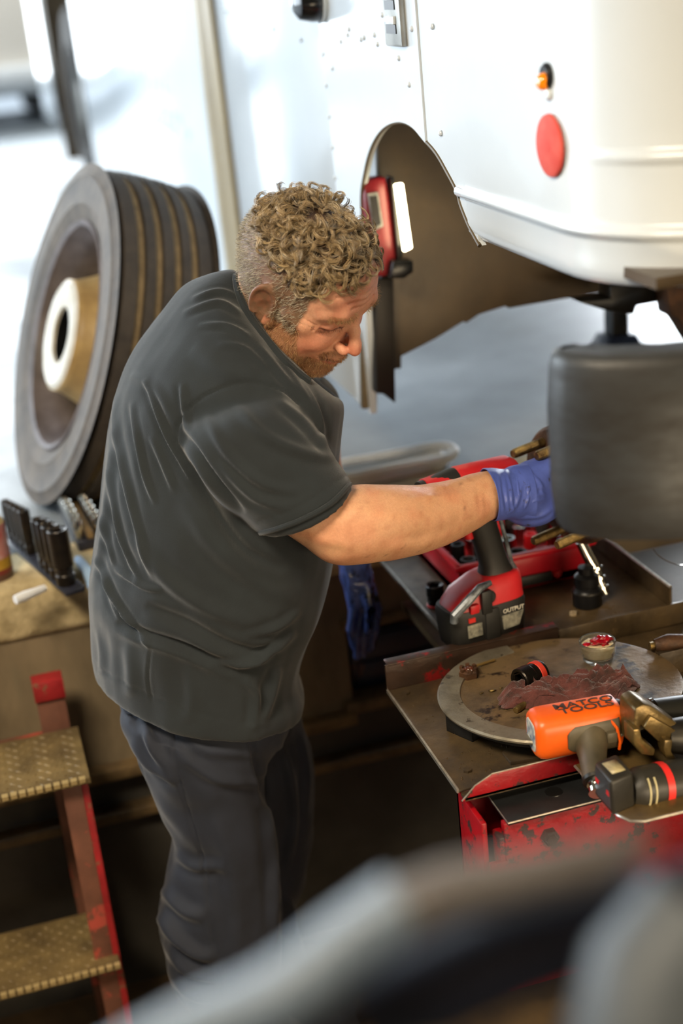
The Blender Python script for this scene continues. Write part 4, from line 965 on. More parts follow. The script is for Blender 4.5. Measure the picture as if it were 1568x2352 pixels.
MB().box(A0+.004, .70, B0-.016, B0, TZ-.009, TZ-.004).build('lip_base', M_oil, jk)
for (bx, by) in ((.541, 1.612), (.535, 1.86)):
    MB().lathe([(0, .0035), (.0065, .0035), (.0065, 0)], M=T(bx, by, TZ, 0, 0, .3), n=6).build('bolt', M_oil, jk, smooth=0)
# drips of oil standing on the tray
M_drop = mat('wet_oil_drop', (70, 56, 36), rough=.08, coat=1)
rr_ = random.Random(4); g = MB()
for k in range(60):
    x, y = A0+.01+rr_.random()*.10, B0+.01+rr_.random()*.08; r = .0006+rr_.random()*.0014
    g.lathe([(0, r*.6), (r*.7, r*.45), (r, 0)], M=T(x, y, TZ), n=6)
for k in range(26):
    x, y = A0+.02+rr_.random()*.14, B0+.08+rr_.random()*.2; r = .0008+rr_.random()*.0016
    g.lathe([(0, r*.6), (r*.7, r*.45), (r, 0)], M=T(x, y, TZ), n=6)
tag(g.build('oil_drops', M_drop, jk), kind='stuff')
# second plate, nearer the camera
pl = [(.676, 1.60), (.676, 1.425), (.684, 1.408), (.70, 1.400), (1.3, 1.385), (1.3, 1.60)]
MB().prism(pl, TZ+.002, TZ+.006).build('front_plate', mat('brass_brown_oiled_plate', (132, 108, 66), (92, 74, 46), scale=12, rough=.3, metal=.5, bump=.2), jk, bevel=.001)
MB().tube([(.676, 1.60, TZ+.004), (.676, 1.425, TZ+.004), (.684, 1.408, TZ+.004), (.70, 1.400, TZ+.004), (1.3, 1.385, TZ+.004)], .0022, n=6).build('plate_edge', M_edge, jk)
# rear tray, further off
C0, C1, D0, D1, RZ = .638, 1.0, 1.892, 2.33, .88
MB().box(C0, C1, D0, D1, RZ-.004, RZ).build('rear_tray', M_oil, jk, bevel=.0012)
MB().box(C0-.002, C0+.002, D0, D1, RZ-.002, RZ+.004).build('tray_edge', M_edge, jk)
MB().box(C1, C1+.004, D0, D1, RZ-.004, RZ+.034).build('tray_flange', M_oil, jk)
MB().tube([(C1+.002, D0, RZ+.034), (C1+.002, D1, RZ+.034)], .0028, n=6).build('flange_edge', M_edge, jk)
MB().box(C0, C1+.03, D0-.006, D0, RZ-.035, RZ+.006).build('front_rail', M_oil, jk, bevel=.002)
MB().box(C0+.0, C1+.2, D0-.04, D0+.3, RZ-.05, RZ-.036).build('tray_carrier', M_liner, jk)
MB().box(C0+.02, C0+.04, D0+.02, D1, RZ-.03, RZ-.004).build('tray_rib', M_redchip, jk)
# beam and column
MB().box(.552, 1.3, 1.512, 1.524, .55, .822).box(.525, .533, 1.524, 1.62, .55, .822).box(.525, 1.3, 1.61, 1.62, .55, .822).build('beam', M_redchip, jk, bevel=.002)
MB().box(.545, .557, 1.514, 1.54, .55, .80).box(.53, .556, 1.511, 1.52, .55, .765).build('beam_corner', M_redchip, jk, bevel=.002)
MB().box(.556, 1.3, 1.506, 1.60, .822, .827).build('beam_cap', M_capst, jk, bevel=.0008)
MB().tube([(.556, 1.59, .827), (.556, 1.506, .826), (1.0, 1.506, .826)], .0012, n=6).build('cap_edge', M_edge, jk)
MB().lathe([(0, .0006), (.012, .0006), (.0122, 0)], M=T(.64, 1.548, .8272), n=20).build('cap_hole_shade', M_blk, jk)  # flat black disc, the shade of a hole put into its colour
MB().box(.54, 1.25, 1.575, 1.64, .827, .846).build('bearing_block', M_blk, jk)
MB().lathe([(0, .012), (.008, .012), (.009, .009), (.012, .009), (.013, 0)], M=T(.615, 1.512, .787, PI/2), n=6).build('beam_bolt', M_redworn, jk, smooth=0)
MB().box(.75, .95, 1.46, 1.60, .02, .56).build('column', M_redchip, jk, bevel=.006)
MB().box(.6, 1.1, 1.3, 1.8, 0, .02).build('base_plate', M_redchip, jk, bevel=.004)
MB().box(.95, 1.05, 1.6, 2.2, .78, .83).box(.90, 1.0, 1.55, 1.62, .5, .8).build('rear_arm', M_redchip, jk, bevel=.004)
MB().prism([(0, 0), (.115, -.015), (.12, .03), (.05, .06), (0, .03)], 0, .006, T(.60, 1.60, TZ)).build('spacer', M_oil, jk, bevel=.001)
# ---- round steel plate on its bracket
PZ = .888; pc = (.727, 1.712)
PM = T(pc[0], pc[1], PZ, math.radians(-3.5), 0, 0)
rp = thing('round_plate', 'worn round steel plate with a raised rim lying across the front tray', 'plate', (pc[0], pc[1], TZ))
M_plate = mat('greasy_steel_plate', (128, 106, 74), (74, 60, 42), scale=13, rough=.34, rough2=.55, metal=.3, bump=.3, bscale=60, c3=(44, 34, 26), c3scale=16, c3lo=.56, c3w=.06)
M_ring = mat('scraped_grey_plate_rim', (150, 142, 124), (112, 104, 88), scale=20, rough=.38, metal=.55, bump=.25, c3=(76, 66, 52), c3scale=28, c3lo=.6)
MB().lathe([(0, -.004), (.170, -.004), (.173, -.003), (.173, .0), (.146, .0), (0, .0)], M=PM, n=96).build('disc', M_plate, rp)
MB().lathe([(.146, 0), (.147, .003), (.178, .0035), (.1805, .001), (.1795, -.002), (.172, -.003)], M=PM, n=96, arc=(math.radians(95), math.radians(290))).build('rim_ring', M_ring, rp, smooth=40)
MB().lathe([(.146, -.001), (.170, .0005), (.1745, 0), (.1745, -.0035)], M=PM, n=96).build('worn_border', M_plate, rp)
MB().lathe([(.150, -.006), (.166, -.006), (.166, -.014), (.150, -.014)], M=PM, n=64).build('under_ring', M_steeldark, rp)
MB().box(-.02, .02, -.012, -.010, 0, .032, T(.588, 1.70, TZ, 0, 0, .45)).box(-.02, -.018, -.012, .04, 0, .032, T(.588, 1.70, TZ, 0, 0, .45)).box(-.02, .05, -.012, .04, 0, .002, T(.588, 1.70, TZ, 0, 0, .45)).build('bracket', M_capst, rp, bevel=.0008)
MB().lathe([(.05, 0), (.05, .033), (0, .033)], M=T(pc[0]+.03, pc[1], TZ), n=24).build('pedestal', M_steeldark, rp)
def onplate(px, py, dz=0): p = aZ(px, py, PZ+.0005); return Vector((p[0], p[1], PZ-(p[1]-pc[1])*math.tan(math.radians(3.5))+.0005+dz))
# ---- glass jar of grease
c = onplate(1373, 1512)
jr = thing('grease_jar', 'small glass jar of cream grease topped with red jelly on the round plate', 'jar', tuple(c))
M_glass = mat('clear_thick_glass', (236, 240, 238), rough=.04, trans=.95)
MJ = Matrix.Translation(c)
MB().lathe([(0, 0), (.020, 0), (.0225, .003), (.020, .006), (.0245, .010), (.0265, .018), (.0265, .026), (.0275, .028), (.0275, .033), (.0268, .034), (.0255, .033), (.0248, .027), (.0245, .018), (.0225, .011), (.0, .008)], M=MJ, n=48).build('glass', M_glass, jr)
g = MB().lathe([(0, .009), (.021, .0115), (.0237, .018), (.0238, .0265), (.018, .029), (.008, .0275), (0, .027)], M=MJ, n=40)
g.v = [(x+.0009*mnoise.noise((x*300, y*300, z*300)), y, z+.0016*mnoise.noise((x*160, y*160, 3))*(z > c.z+.02)) for x, y, z in g.v]
g.build('grease', mat('cream_grease', (226, 210, 170), (196, 170, 120), scale=60, rough=.3, sss=.1), jr)
import bmesh
def lump(name, c, r, m, parent, seed=0, amp=.35, fr=3, sub_=3, sc=(1, 1, 1)):
    bm = bmesh.new(); bmesh.ops.create_icosphere(bm, subdivisions=sub_, radius=1)
    for v in bm.verts:
        n = mnoise.noise(Vector(v.co)*fr+Vector((seed, seed*2, 0))); v.co = Vector((v.co.x*sc[0], v.co.y*sc[1], v.co.z*sc[2]))*(1+amp*n)*r + Vector(c)
    me = bpy.data.meshes.new(name); bm.to_mesh(me); bm.free(); me.shade_smooth(); me.materials.append(m)
    o = bpy.data.objects.new(name, me); COL.objects.link(o)
    if parent is not None: o.parent = parent; o.matrix_parent_inverse = parent.matrix_world.inverted()
    return o
M_jelly = mat('red_jelly_grease', (176, 8, 28), (120, 4, 18), scale=90, rough=.15, coat=.6)
lump('red_jelly', c+Vector((.007, .0, .031)), .0125, M_jelly, jr, 3, .7, 2.6, 4, (1.1, .9, .55)); lump('red_smear', c+Vector((-.016, .004, .0285)), .0065, M_jelly, jr, 8, .5, 3, 3, (1, 1, .4))
# ---- sockets
M_sock = mat('black_oxide_socket', (48, 42, 34), (32, 28, 24), scale=40, rough=.32, metal=.7, bump=.15)
M_sockb = mat('satin_black_socket', (30, 30, 32), (20, 20, 22), scale=30, rough=.35, metal=.5)
def socket(name, label, M, r, L, rin, m, group=None, band=None, loc=None, parts=True, hexn=6, steps=None):
    t = thing(name, label, 'socket', loc, None, group)
    prof = [(rin, L*.55), (rin, L-.001), (r-.0015, L), (r, L-.002)] + (steps or [(r, L*.55), (r*.92, L*.5)]) + [(r*.92, .001), (r*.9, 0), (.008, 0), (.0079, .01), (0, .01)]
    MB().lathe(prof, M=M, n=28).build('barrel', m, t, smooth=30)
    MB().lathe([(rin+.0002, L*.99), (rin*.86, L*.97), (rin*.86, L*.3), (0, L*.3)], M=M, n=hexn).build('hex_bore', m, t, smooth=0)
    if band: MB().lathe([(r*.92+.0002, L*band[0]), (r*.92+.0012, L*(band[0]+.02)), (r*.92+.0012, L*(band[1]-.02)), (r*.92+.0002, L*band[1])], M=M, n=28).build('band', band[2], t)
    return t
M_orange2 = mat('red_orange_band', (206, 62, 44), rough=.4)
c = onplate(1215, 1578)
sm = T(c.x+.022, c.y+.004, c.z+.0195, 0, math.radians(-90), math.radians(20))
socket('impact_socket', 'short black impact socket with red band lying on its side on the round plate', sm, .0195, .044, .0145, M_sock, None, (.10, .32, M_orange2), tuple(c))
# ---- shop rag
M_rag = mat('greasy_maroon_rag', (118, 66, 60), (66, 40, 34), scale=34, rough=.95, bump=.6, bscale=500, c3=(46, 34, 26), c3scale=28, c3lo=.56, c3w=.1, sheen=.3)
def rag():
    nx, ny = 190, 110; V = []; F = []
    o0 = onplate(1150, 1625); o1 = onplate(1470, 1590); ux = (o1-o0); ux.z = 0; Lx = ux.length; ux.normalize(); uy = Vector((-ux.y, ux.x, 0))
    def outline(u):   # half width of the crumpled cloth along its length
        return .016+.020*math.sin(u*PI)**.7+.012*math.exp(-((u-.72)/.16)**2)+.005*math.sin(u*11)
    for i in range(nx):
        u = i/(nx-1)
        for j in range(ny):
            v = j/(ny-1)*2-1
            w = outline(u)*(1+.12*mnoise.noise((u*7, v*2, 0))); x = u*Lx+.006*mnoise.noise((u*5, v*3, 4)); y = v*w+.010+.008*math.sin(u*6+.5)+.008*(u-.5)
            wq = .5*mnoise.noise((u*4, v*2, 7)); n1 = 1-abs(mnoise.noise((u*3.2+wq, v*2.2+u*1.5+wq, 1.0)))*2.2; n2 = 1-abs(mnoise.noise((u*7+wq*2, v*4.2-u*5+wq*3, 5.0)))*2.4; n3 = mnoise.noise((u*40, v*16, 2))+.6*mnoise.noise((u*90, v*34, 4))
            e = max(0, 1-abs(v)**3)*min(1, u*9)*min(1, (1-u)*9)
            z = e*(.004+.016*max(0, n1)**1.2+.011*max(0, n2)*(.4+u)+.010*math.exp(-((u-.68)/.16)**2-((v-.3)/.5)**2)+.0010*n3)
            p = o0+ux*x+uy*(y+.004*n2); zz = PZ-(p.y-pc[1])*math.tan(math.radians(3.5))+.0012
            V.append((p.x, p.y, zz+z))
    for i in range(nx-1):
        for j in range(ny-1): a = i*ny+j; F.append((a, a+ny, a+ny+1, a+1))
    return V, F
v, f = rag(); o = MB().add(v, f).build('shop_rag', M_rag, None, smooth=180, solid=.0018)
tag(o, 'crumpled greasy maroon shop rag lying across the round plate', 'rag')
# ---- drive pin, greasy lock nut, split pin
a, b = onplate(1184, 1642, .004), onplate(1236, 1606, .006)
o = MB().tube([a, a+(b-a)*.04, a+(b-a)*.6, b, b+(b-a)*.35], [.0045, .0052, .0052, .0046, .004], n=14).build('drift_pin', M_stud, None); tag(o, 'short brown steel drift pin poking out from under the rag', 'pin')
c = onplate(1076, 1545)
t = thing('lock_nut', 'greasy castellated lock nut on the left of the round plate', 'nut', tuple(c))
MB().lathe([(.007, 0), (.015, 0), (.0155, .003), (.0155, .010), (.013, .012), (.007, .012), (.007, 0)], M=Matrix.Translation(c), n=6).build('nut_body', M_rust, t, smooth=0)
for k in range(6): MB().box(.009, .0135, -.003, .003, .011, .016, Matrix.Translation(c) @ Matrix.Rotation(k*PI/3+.3, 4, 'Z')).build('crown', M_rust, t)
lump('grease_blob', c+Vector((.002, 0, .011)), .009, mat('dark_red_brown_grease', (84, 44, 26), rough=.2, coat=.5), t, 5, .5, 3, 3, (1, 1, .5))
a, b = onplate(1090, 1524, .003), onplate(1135, 1509, .003)
o = MB().tube([a, (a+b)/2, b], .0022, n=8).tube([a, a+Vector((-.008, -.002, .001)), a+Vector((-.010, -.008, .001)), a+Vector((-.004, -.010, .001)), a+Vector((.002, -.004, .001))], .0022, n=8).build('split_pin', mat('yellow_brown_pin', (156, 128, 74), rough=.35, metal=.6), None)
tag(o, 'small yellowish split pin lying behind the lock nut', 'pin')
for k, (x, y, s) in enumerate(((1130, 1585, .0035), (1150, 1578, .002), (1105, 1590, .002))): 
    o = lump('metal_chip', onplate(x, y, s*.5), s, M_stud, None, k, .5, 3, 2, (1.6, 1, .5)); tag(o, ['largest of three metal chips on the plate left of the socket', 'small metal chip nearest the socket on the round plate', 'small metal chip nearest the lock nut on the round plate'][k], 'chip', 'metal chips on the round plate')
c = onplate(1535, 1492, .0)
g = thing('greasy_fitting', 'small brown greasy fitting lying behind the round plate at the far right', 'fitting', tuple(c))
c = Vector((c.x, c.y, c.z)); 
MB().tube([c+Vector((-.02, .005, .012)), c+Vector((.0, 0, .014)), c+Vector((.03, -.004, .012))], [.009, .013, .010], n=12).build('sleeve', M_rust, g)
MB().tube([c+Vector((-.028, .006, .012)), c+Vector((-.02, .005, .012))], [.006, .006], n=10).build('nipple', M_stud, g)
MB().box(c.x-.02, c.x+.05, c.y-.01, c.y+.03, TZ, c.z+.004).build('block', M_oil, g, bevel=.002)

# ================================================================ air impact wrench, orange
M_orange = mat('scuffed_orange_housing', (238, 102, 20), (222, 84, 12), scale=12, rough=.38, c3=(70, 44, 26), c3scale=34, c3lo=.70, c3w=.05, bump=.08)
M_grip = mat('olive_grey_grip_rubber', (84, 76, 58), (64, 58, 44), scale=20, rough=.5, bump=.1)
M_chrome = mat('chrome_fitting', (210, 206, 196), rough=.12, metal=1)
gz = TZ+.04
ga, gb = aY(1236, 1684, 1.575), aY(1412, 1652, 1.565)
ga, gb = Vector(ga), Vector(gb)
aw = thing('air_impact_wrench', 'orange air impact wrench with olive grip lying on its side at the front tray', 'impact wrench', tuple(ga))
ax = (gb-ga); LB = ax.length; ax.normalize()
def frame(o, x, upv=Vector((0, 0, 1))):
    x = x.normalized(); y = upv.cross(x).normalized(); z = x.cross(y); return Matrix(((x.x, y.x, z.x, o.x), (x.y, y.y, z.y, o.y), (x.z, y.z, z.z, o.z), (0, 0, 0, 1)))
GM = frame(ga, ax)
def sq(profile, M, n=40, e=.62):
    """superelliptic body along local x: (x, half width y, half height z, y shift, z shift)"""
    g = MB(); V = []; F = []
    for x, ry, rz, sy, sz in profile:
        for k in range(n):
            a = 2*PI*k/n; c_, s_ = math.cos(a), math.sin(a); V.append(tuple(M @ Vector((x, sy+ry*math.copysign(abs(c_)**e, c_), sz+rz*math.copysign(abs(s_)**e, s_)))))
    m = len(profile)
    for i in range(m-1):
        for k in range(n): F.append((i*n+k, i*n+(k+1) % n, (i+1)*n+(k+1) % n, (i+1)*n+k))
    F += [tuple(reversed(range(n))), tuple(range((m-1)*n, m*n))]; return g.add(V, F)
hw, hh = .031, .0325
sq([(-.010, hw*.72, hh*.72, 0, 0), (-.009, hw*.82, hh*.82, 0, 0), (-.004, hw*.95, hh*.95, 0, 0), (.003, hw, hh, 0, 0), (LB*.5, hw, hh, 0, 0), (LB*.92, hw*.98, hh*1.0, 0, 0), (LB, hw*.95, hh*.98, 0, 0), (LB+.002, hw*.86, hh*.9, 0, 0)], GM).build('housing', M_orange, aw, smooth=50)
sq([(-.0112, hw*.55, hh*.62, 0, 0), (-.0095, hw*.6, hh*.66, 0, 0)], GM, e=.4).build('end_label', mat('white_end_label', (206, 204, 190), (70, 90, 120), scale=90, rough=.5), aw)
sq([(LB+.001, hw*.8, hh*.86, 0, 0), (LB+.008, hw*.8, hh*.84, 0, 0), (LB+.010, hw*.68, hh*.72, 0, 0), (LB+.016, hw*.66, hh*.7, 0, 0)], GM, e=.9).build('collar', M_blk, aw, smooth=40)
# grip pad wrapping the side that faces the camera, trigger guard, handle to the front
hx = LB*.60
gp = MB(); V = []; F = []; nu, nv = 24, 16
for i in range(nu+1):
    x = LB*.28+(LB*.68)*i/nu
    for j in range(nv+1):
        w = math.sin(min(1, i/nu*1.6+.05)*PI/2)**.6; a = -PI/2-1.15*w+(j/nv)*(.75*w+1.15*w)
        a = -PI/2 + (-.9*w if True else 0) + (j/nv)*(1.5*w) 
        c_, s_ = math.cos(a+0), math.sin(a+0); a2 = a
        yy = (hw+.0014)*math.copysign(abs(s_)**.62, s_); zz = (hh+.0014)*math.copysign(abs(c_)**.62, c_)
        V.append(tuple(GM @ Vector((x, yy, -zz*.9-.004))))
for i in range(nu):
    for j in range(nv): q = i*(nv+1)+j; F.append((q, q+nv+1, q+nv+2, q+1))
gp.add(V, F).build('grip_pad', M_grip, aw, solid=.0012)
hs0 = GM @ Vector((hx, -.020, -.008)); he = Vector(aZ(1368, 1792, TZ+.020))
hd = (he-hs0)
MB().tube([hs0-hd*.05, hs0+hd*.25, hs0+hd*.5, hs0+hd*.8, hs0+hd*1.0], [.026, .0215, .0185, .0175, .018], n=24).build('handle', M_grip, aw)
MB().tube([hs0+hd*.98, hs0+hd*1.05], [.0185, .0175], n=24).build('handle_ring', M_steeldark, aw)
MB().tube([hs0+hd*1.04, hs0+hd*1.12, hs0+hd*1.13, hs0+hd*1.2, hs0+hd*1.21, hs0+hd*1.3], [.013, .013, .010, .010, .0125, .012], n=16).build('air_inlet', M_chrome, aw)
tg0 = GM @ Vector((LB*.90, -.034, .010)); MB().tube([GM @ Vector((LB*.84, -.026, .018)), GM @ Vector((LB*.90, -.036, .008)), GM @ Vector((LB*.93, -.038, -.012)), GM @ Vector((LB*.93, -.034, -.026))], .0022, n=8).build('trigger_guard', M_orange, aw)
MB().box(LB*.76, LB*.90, -.040, -.028, -.012, .004, GM).build('trigger', M_grip, aw, bevel=.003)
def lettering(txt, M, size, m, parent, name='lettering', depth=.0003, sx=1.0):
    cu = bpy.data.curves.new(name, 'FONT'); cu.body = txt; cu.size = size; cu.extrude = depth; cu.align_x = 'CENTER'; cu.align_y = 'CENTER'; cu.space_line = .72; cu.offset = size*.012
    o = bpy.data.objects.new('t', cu); COL.objects.link(o); bpy.context.view_layer.update()
    me = bpy.data.meshes.new_from_object(o.evaluated_get(bpy.context.evaluated_depsgraph_get())); bpy.data.objects.remove(o)
    me.transform(M @ Matrix.Diagonal((sx, 1, 1, 1))); me.materials.clear(); me.materials.append(m); q = bpy.data.objects.new(name, me); COL.objects.link(q); q.parent = parent; q.matrix_parent_inverse = parent.matrix_world.inverted(); return q
lettering('MATCO\nTOOLS', GM @ T(LB*.60, -.004, hh+.0004), .019, mat('dark_print', (58, 34, 20), rough=.6), aw, sx=1.25)
# anvil / hammer case of a second, brass brown tool lying behind it
M_brass = mat('olive_bronze_casting', (128, 106, 62), (84, 70, 44), scale=18, rough=.3, metal=.65, bump=.25, bscale=60)
def pxpoly_solid(pts, Y, th, name, m, parent, bevel=.003, dirv=None):
    a = [Vector(aY(x, y, Y)) for x, y in pts]; n = len(a); dv = Vector((.15, th, -.25*th)) if dirv is None else Vector(dirv)
    dv = Vector((0, th, 0)) if dirv is None else dv
    return MB().add(a+[p+dv for p in a], [tuple(range(n)), tuple(range(2*n-1, n-1, -1))]+[(i, (i+1) % n, n+(i+1) % n, n+i) for i in range(n)]).build(name, m, parent, bevel=bevel, seg=2)
bt_ = thing('pneumatic_hammer', 'heavy bronze coloured air tool with faceted head lying right of the orange wrench', 'air tool', tuple(aZ(1500, 1720, TZ)))
pxpoly_solid([(1458, 1628), (1478, 1617), (1496, 1622), (1571, 1672), (1556, 1702), (1526, 1708), (1508, 1700), (1472, 1668), (1466, 1720), (1452, 1712), (1454, 1680)], 1.50, .045, 'head', M_brass, bt_, .004)
pxpoly_solid([(1494, 1645), (1556, 1680), (1542, 1702), (1512, 1704), (1478, 1672)], 1.493, .012, 'facet', M_brass, bt_, .002)
pxpoly_solid([(1454, 1676), (1470, 1674), (1476, 1700), (1506, 1722), (1502, 1738), (1474, 1734), (1456, 1712)], 1.488, .03, 'jaw', M_brass, bt_, .003)
pxpoly_solid([(1526, 1700), (1546, 1700), (1542, 1728), (1556, 1745), (1531, 1745), (1524, 1722)], 1.482, .02, 'lug', M_brass, bt_, .003)
MB().tube([aY(1530, 1690, 1.51), aY(1570, 1690, 1.505), aY(1640, 1688, 1.50)], [.022, .026, .026], n=20).build('body_tube', M_steeldark, bt_)
MB().tube([aY(1476, 1644, 1.56), aY(1496, 1642, 1.56), aY(1500, 1641, 1.56), aY(1640, 1624, 1.56)], [.015, .016, .0215, .0225], n=24).build('handle', mat('black_ridged_handle', (34, 34, 30), (24, 24, 22), scale=20, rough=.4), bt_)
MB().tube([aY(1493, 1642, 1.558), aY(1499, 1641, 1.558)], [.0225, .0235], n=24).build('bright_ring', M_chrome, bt_)
# ---- cordless ratchet with battery, front right
cr = thing('cordless_ratchet', 'black cordless tool with red ring and slide battery at the tray front corner', 'cordless tool', tuple(aZ(1420, 1860, TZ)))
Yc = 1.435
M_black2 = mat('scuffed_black_tool_plastic', (44, 42, 36), (34, 32, 28), scale=20, rough=.45, c3=(120, 110, 84), c3scale=30, c3lo=.68, bump=.1)
f1 = [(1362, 1742), (1372, 1733), (1398, 1738), (1458, 1772), (1462, 1868), (1434, 1872), (1368, 1820)]
A = [Vector(aY(x, y, Yc)) for x, y in [(1364, 1752), (1406, 1800), (1410, 1872), (1364, 1822)]]
dx = Vector((.036, 0, 0)); upw = Vector((-.001, .022, .010))
# battery: label face looks left and towards the camera
b0 = [Vector(aY(1364, 1750, 1.475)), Vector(aY(1402, 1796, 1.425)), Vector(aY(1408, 1876, 1.425)), Vector(aY(1364, 1826, 1.475))]
e_ = Vector((.036, .008, 0)); bb = [p+e_ for p in b0]
MB().add(b0+bb, [(0, 1, 2, 3), (7, 6, 5, 4), (0, 4, 5, 1), (1, 5, 6, 2), (2, 6, 7, 3), (3, 7, 4, 0)]).build('battery', M_black2, cr, bevel=.005, seg=3)
def quad_on(b, u0, u1, v0, v1, off, name, m):
    P_ = lambda u, v: b[0]*(1-u)*(1-v)+b[1]*u*(1-v)+b[2]*u*v+b[3]*(1-u)*v
    q = [P_(u0, v0), P_(u1, v0), P_(u1, v1), P_(u0, v1)]; n = (q[1]-q[0]).cross(q[3]-q[0]).normalized()
    if n.x > 0 and abs(n.x) > .3: n = -n
    if n.y > 0: n = -n
    return MB().add([p+n*off for p in q]+[p+n*(off-.0015) for p in q], [(0, 1, 2, 3), (7, 6, 5, 4), (0, 4, 5, 1), (1, 5, 6, 2), (2, 6, 7, 3), (3, 7, 4, 0)]).build(name, m, cr)
quad_on(b0, .1, .9, .1, .85, .0006, 'label', mat('dark_battery_label', (62, 64, 66), (44, 44, 46), scale=30, rough=.4))
quad_on(b0, .12, .88, .36, .50, .0012, 'red_stripe', mat('red_label_stripe', (200, 40, 44), rough=.4))
tp_ = [b0[0], b0[0]+e_, b0[1]+e_, b0[1]]
MB().add([p+Vector((0, 0, .0006)) for p in [tp_[0]*.8+tp_[2]*.2, tp_[1]*.75+tp_[3]*.25, tp_[2]*.8+tp_[0]*.2, tp_[3]*.75+tp_[1]*.25]], [(0, 1, 2, 3)]).build('top_label', mat('cream_label', (186, 176, 136), (120, 100, 70), scale=60, rough=.4), cr, solid=.0008)
c0, c1 = Vector(aY(1462, 1812, 1.455)), Vector(aY(1640, 1782, 1.46))
CM = frame(c0, c1-c0); CL = (c1-c0).length
MB().tube([tuple(CM @ Vector((x, 0, 0))) for x in (-.012, 0, .004, .03, .05, CL)], [.020, .028, .0285, .029, .0295, .031], n=32).build('body', M_black2, cr)
MB().tube([tuple(CM @ Vector((x, 0, 0))) for x in (.030, .040)], [.0300, .0303], n=32, cap=False).build('red_ring', mat('bright_red_ring', (214, 44, 40), rough=.4), cr)
for x0 in (.004, .013): MB().tube([tuple(CM @ Vector((x0, math.cos(a)*.0292, math.sin(a)*.0292))) for a in [PI+.0+k*.16 for k in range(-6, 5)]], .0014, n=6).build('label_strip', mat('cream_print', (186, 176, 136), rough=.5), cr)
# ================================================================ tools on the rear tray
M_redtool = mat('cordless_red_plastic', (206, 40, 44), (190, 30, 36), scale=12, rough=.4)
M_bt = mat('matt_black_plastic', (36, 36, 34), (26, 26, 25), scale=16, rough=.5)
M_gs = mat('worn_grey_rail', (132, 140, 148), (60, 64, 68), scale=60, rough=.35, metal=.3)
c = Vector(aZ(1133, 1480, RZ)); 
ci = thing('cordless_impact_wrench', 'red and black cordless impact wrench standing on its battery on the rear tray', 'impact wrench', tuple(c), (0, 0, math.radians(8)))
ci.scale = (1.13, 1.0, 1.15)
def bi(name, mb, m, **k): return sub(ci, mb.build(name, m, **k))
I4 = Matrix.Identity(4)
RY = Matrix.Rotation(-PI/2, 4, 'Y')
def stackz(rows, e=.5, n=36):      # rows: (z, half x, half y, shift x, shift y)
    return sq([(z, hy_, hx_, sy, -sx) for z, hx_, hy_, sx, sy in rows], Matrix(((0, 0, -1, 0), (0, 1, 0, 0), (1, 0, 0, 0), (0, 0, 0, 1))), n=n, e=e)
yb = .036
bi('battery', stackz([(0, .052, .034, 0, yb), (.004, .058, .038, 0, yb), (.03, .061, .04, 0, yb), (.052, .062, .04, 0, yb), (.058, .060, .038, 0, yb)]), M_bt, smooth=50)
bi('battery_ridge', MB().box(-.012, .010, -.0065, .0, .004, .056), M_bt, bevel=.002)
bi('battery_label', MB().box(-.040, -.018, -.0060, -.0035, .022, .040), mat('pale_battery_label', (176, 172, 150), (90, 90, 84), scale=90, rough=.5))
bi('battery_label', MB().prism([(.016, .020), (.040, .022), (.048, .042), (.014, .040)], 0, .0025, T(0, -.0035, 0, PI/2)), mat('pale_battery_label_grey', (160, 156, 138), (80, 80, 74), scale=90, rough=.5))
bi('maker_mark', MB().box(-.038, -.028, -.0062, -.0035, .044, .050), mat('red_mark', (214, 50, 44), rough=.4))
q = lettering('OUTPUT', T(.032, -.0064, .047, PI/2), .0085, mat('white_print', (210, 206, 190), rough=.5), ci); q.parent = ci; q.matrix_parent_inverse = Matrix()
bi('foot', stackz([(.058, .058, .037, .003, yb), (.064, .056, .036, .004, yb), (.078, .050, .034, .010, yb), (.090, .036, .030, .022, yb), (.094, .030, .026, .026, yb)]), M_redtool, smooth=50)
bi('latch', MB().box(-.034, -.020, -.006, .004, .055, .068, T(0, 0, 0)), M_redtool, bevel=.002)
bi('release_clip', MB().box(-.016, .000, -.007, .003, .050, .084), M_bt, bevel=.002)
bi('belt_hook', MB().tube([(-.060, -.004, .052), (-.060, -.006, .062), (-.035, -.007, .080), (-.018, -.006, .092), (.0, -.004, .094)], [.006, .007, .007, .006, .004], n=10), M_gs)
bi('dial', MB().lathe([(0, .002), (.008, .002), (.010, 0)], M=T(-.002, -.0015, .072, PI/2), n=20), M_bt)
bi('handle', stackz([(.090, .027, .022, .028, yb), (.105, .021, .019, .026, yb), (.13, .020, .019, .020, yb), (.16, .021, .020, .012, yb), (.185, .024, .021, .004, yb), (.20, .03, .022, -.002, yb)], e=.8), M_bt, smooth=60)
bi('handle_spine', MB().tube([(.056, yb-.012, .088), (.046, yb-.016, .105), (.042, yb-.014, .13), (.036, yb-.014, .16), (.03, yb-.012, .19)], .003, n=8), M_gs)
bi('trigger', stackz([(.150, .006, .008, -.010, yb), (.165, .007, .009, -.013, yb), (.182, .006, .008, -.016, yb)], e=.9), M_redtool)
HMx = frame(Vector((-.075, yb, .222)), Vector((1, 0, -.02)))
bi('head', sq([(0, .020, .020, 0, 0), (.004, .026, .026, 0, 0), (.05, .031, .031, 0, 0), (.054, .032, .033, 0, 0), (.13, .032, .033, 0, 0), (.14, .028, .028, 0, 0)], HMx, e=.85), M_redtool, smooth=50)
bi('hammer_case', sq([(-.006, .016, .016, 0, 0), (-.004, .024, .024, 0, 0), (.045, .0325, .0325, 0, 0), (.05, .0325, .0325, 0, 0)], HMx, e=1.0), M_bt, smooth=50)
bi('anvil', sq([(-.028, .008, .008, 0, 0), (-.004, .008, .008, 0, 0)], HMx, e=.4), M_chrome)
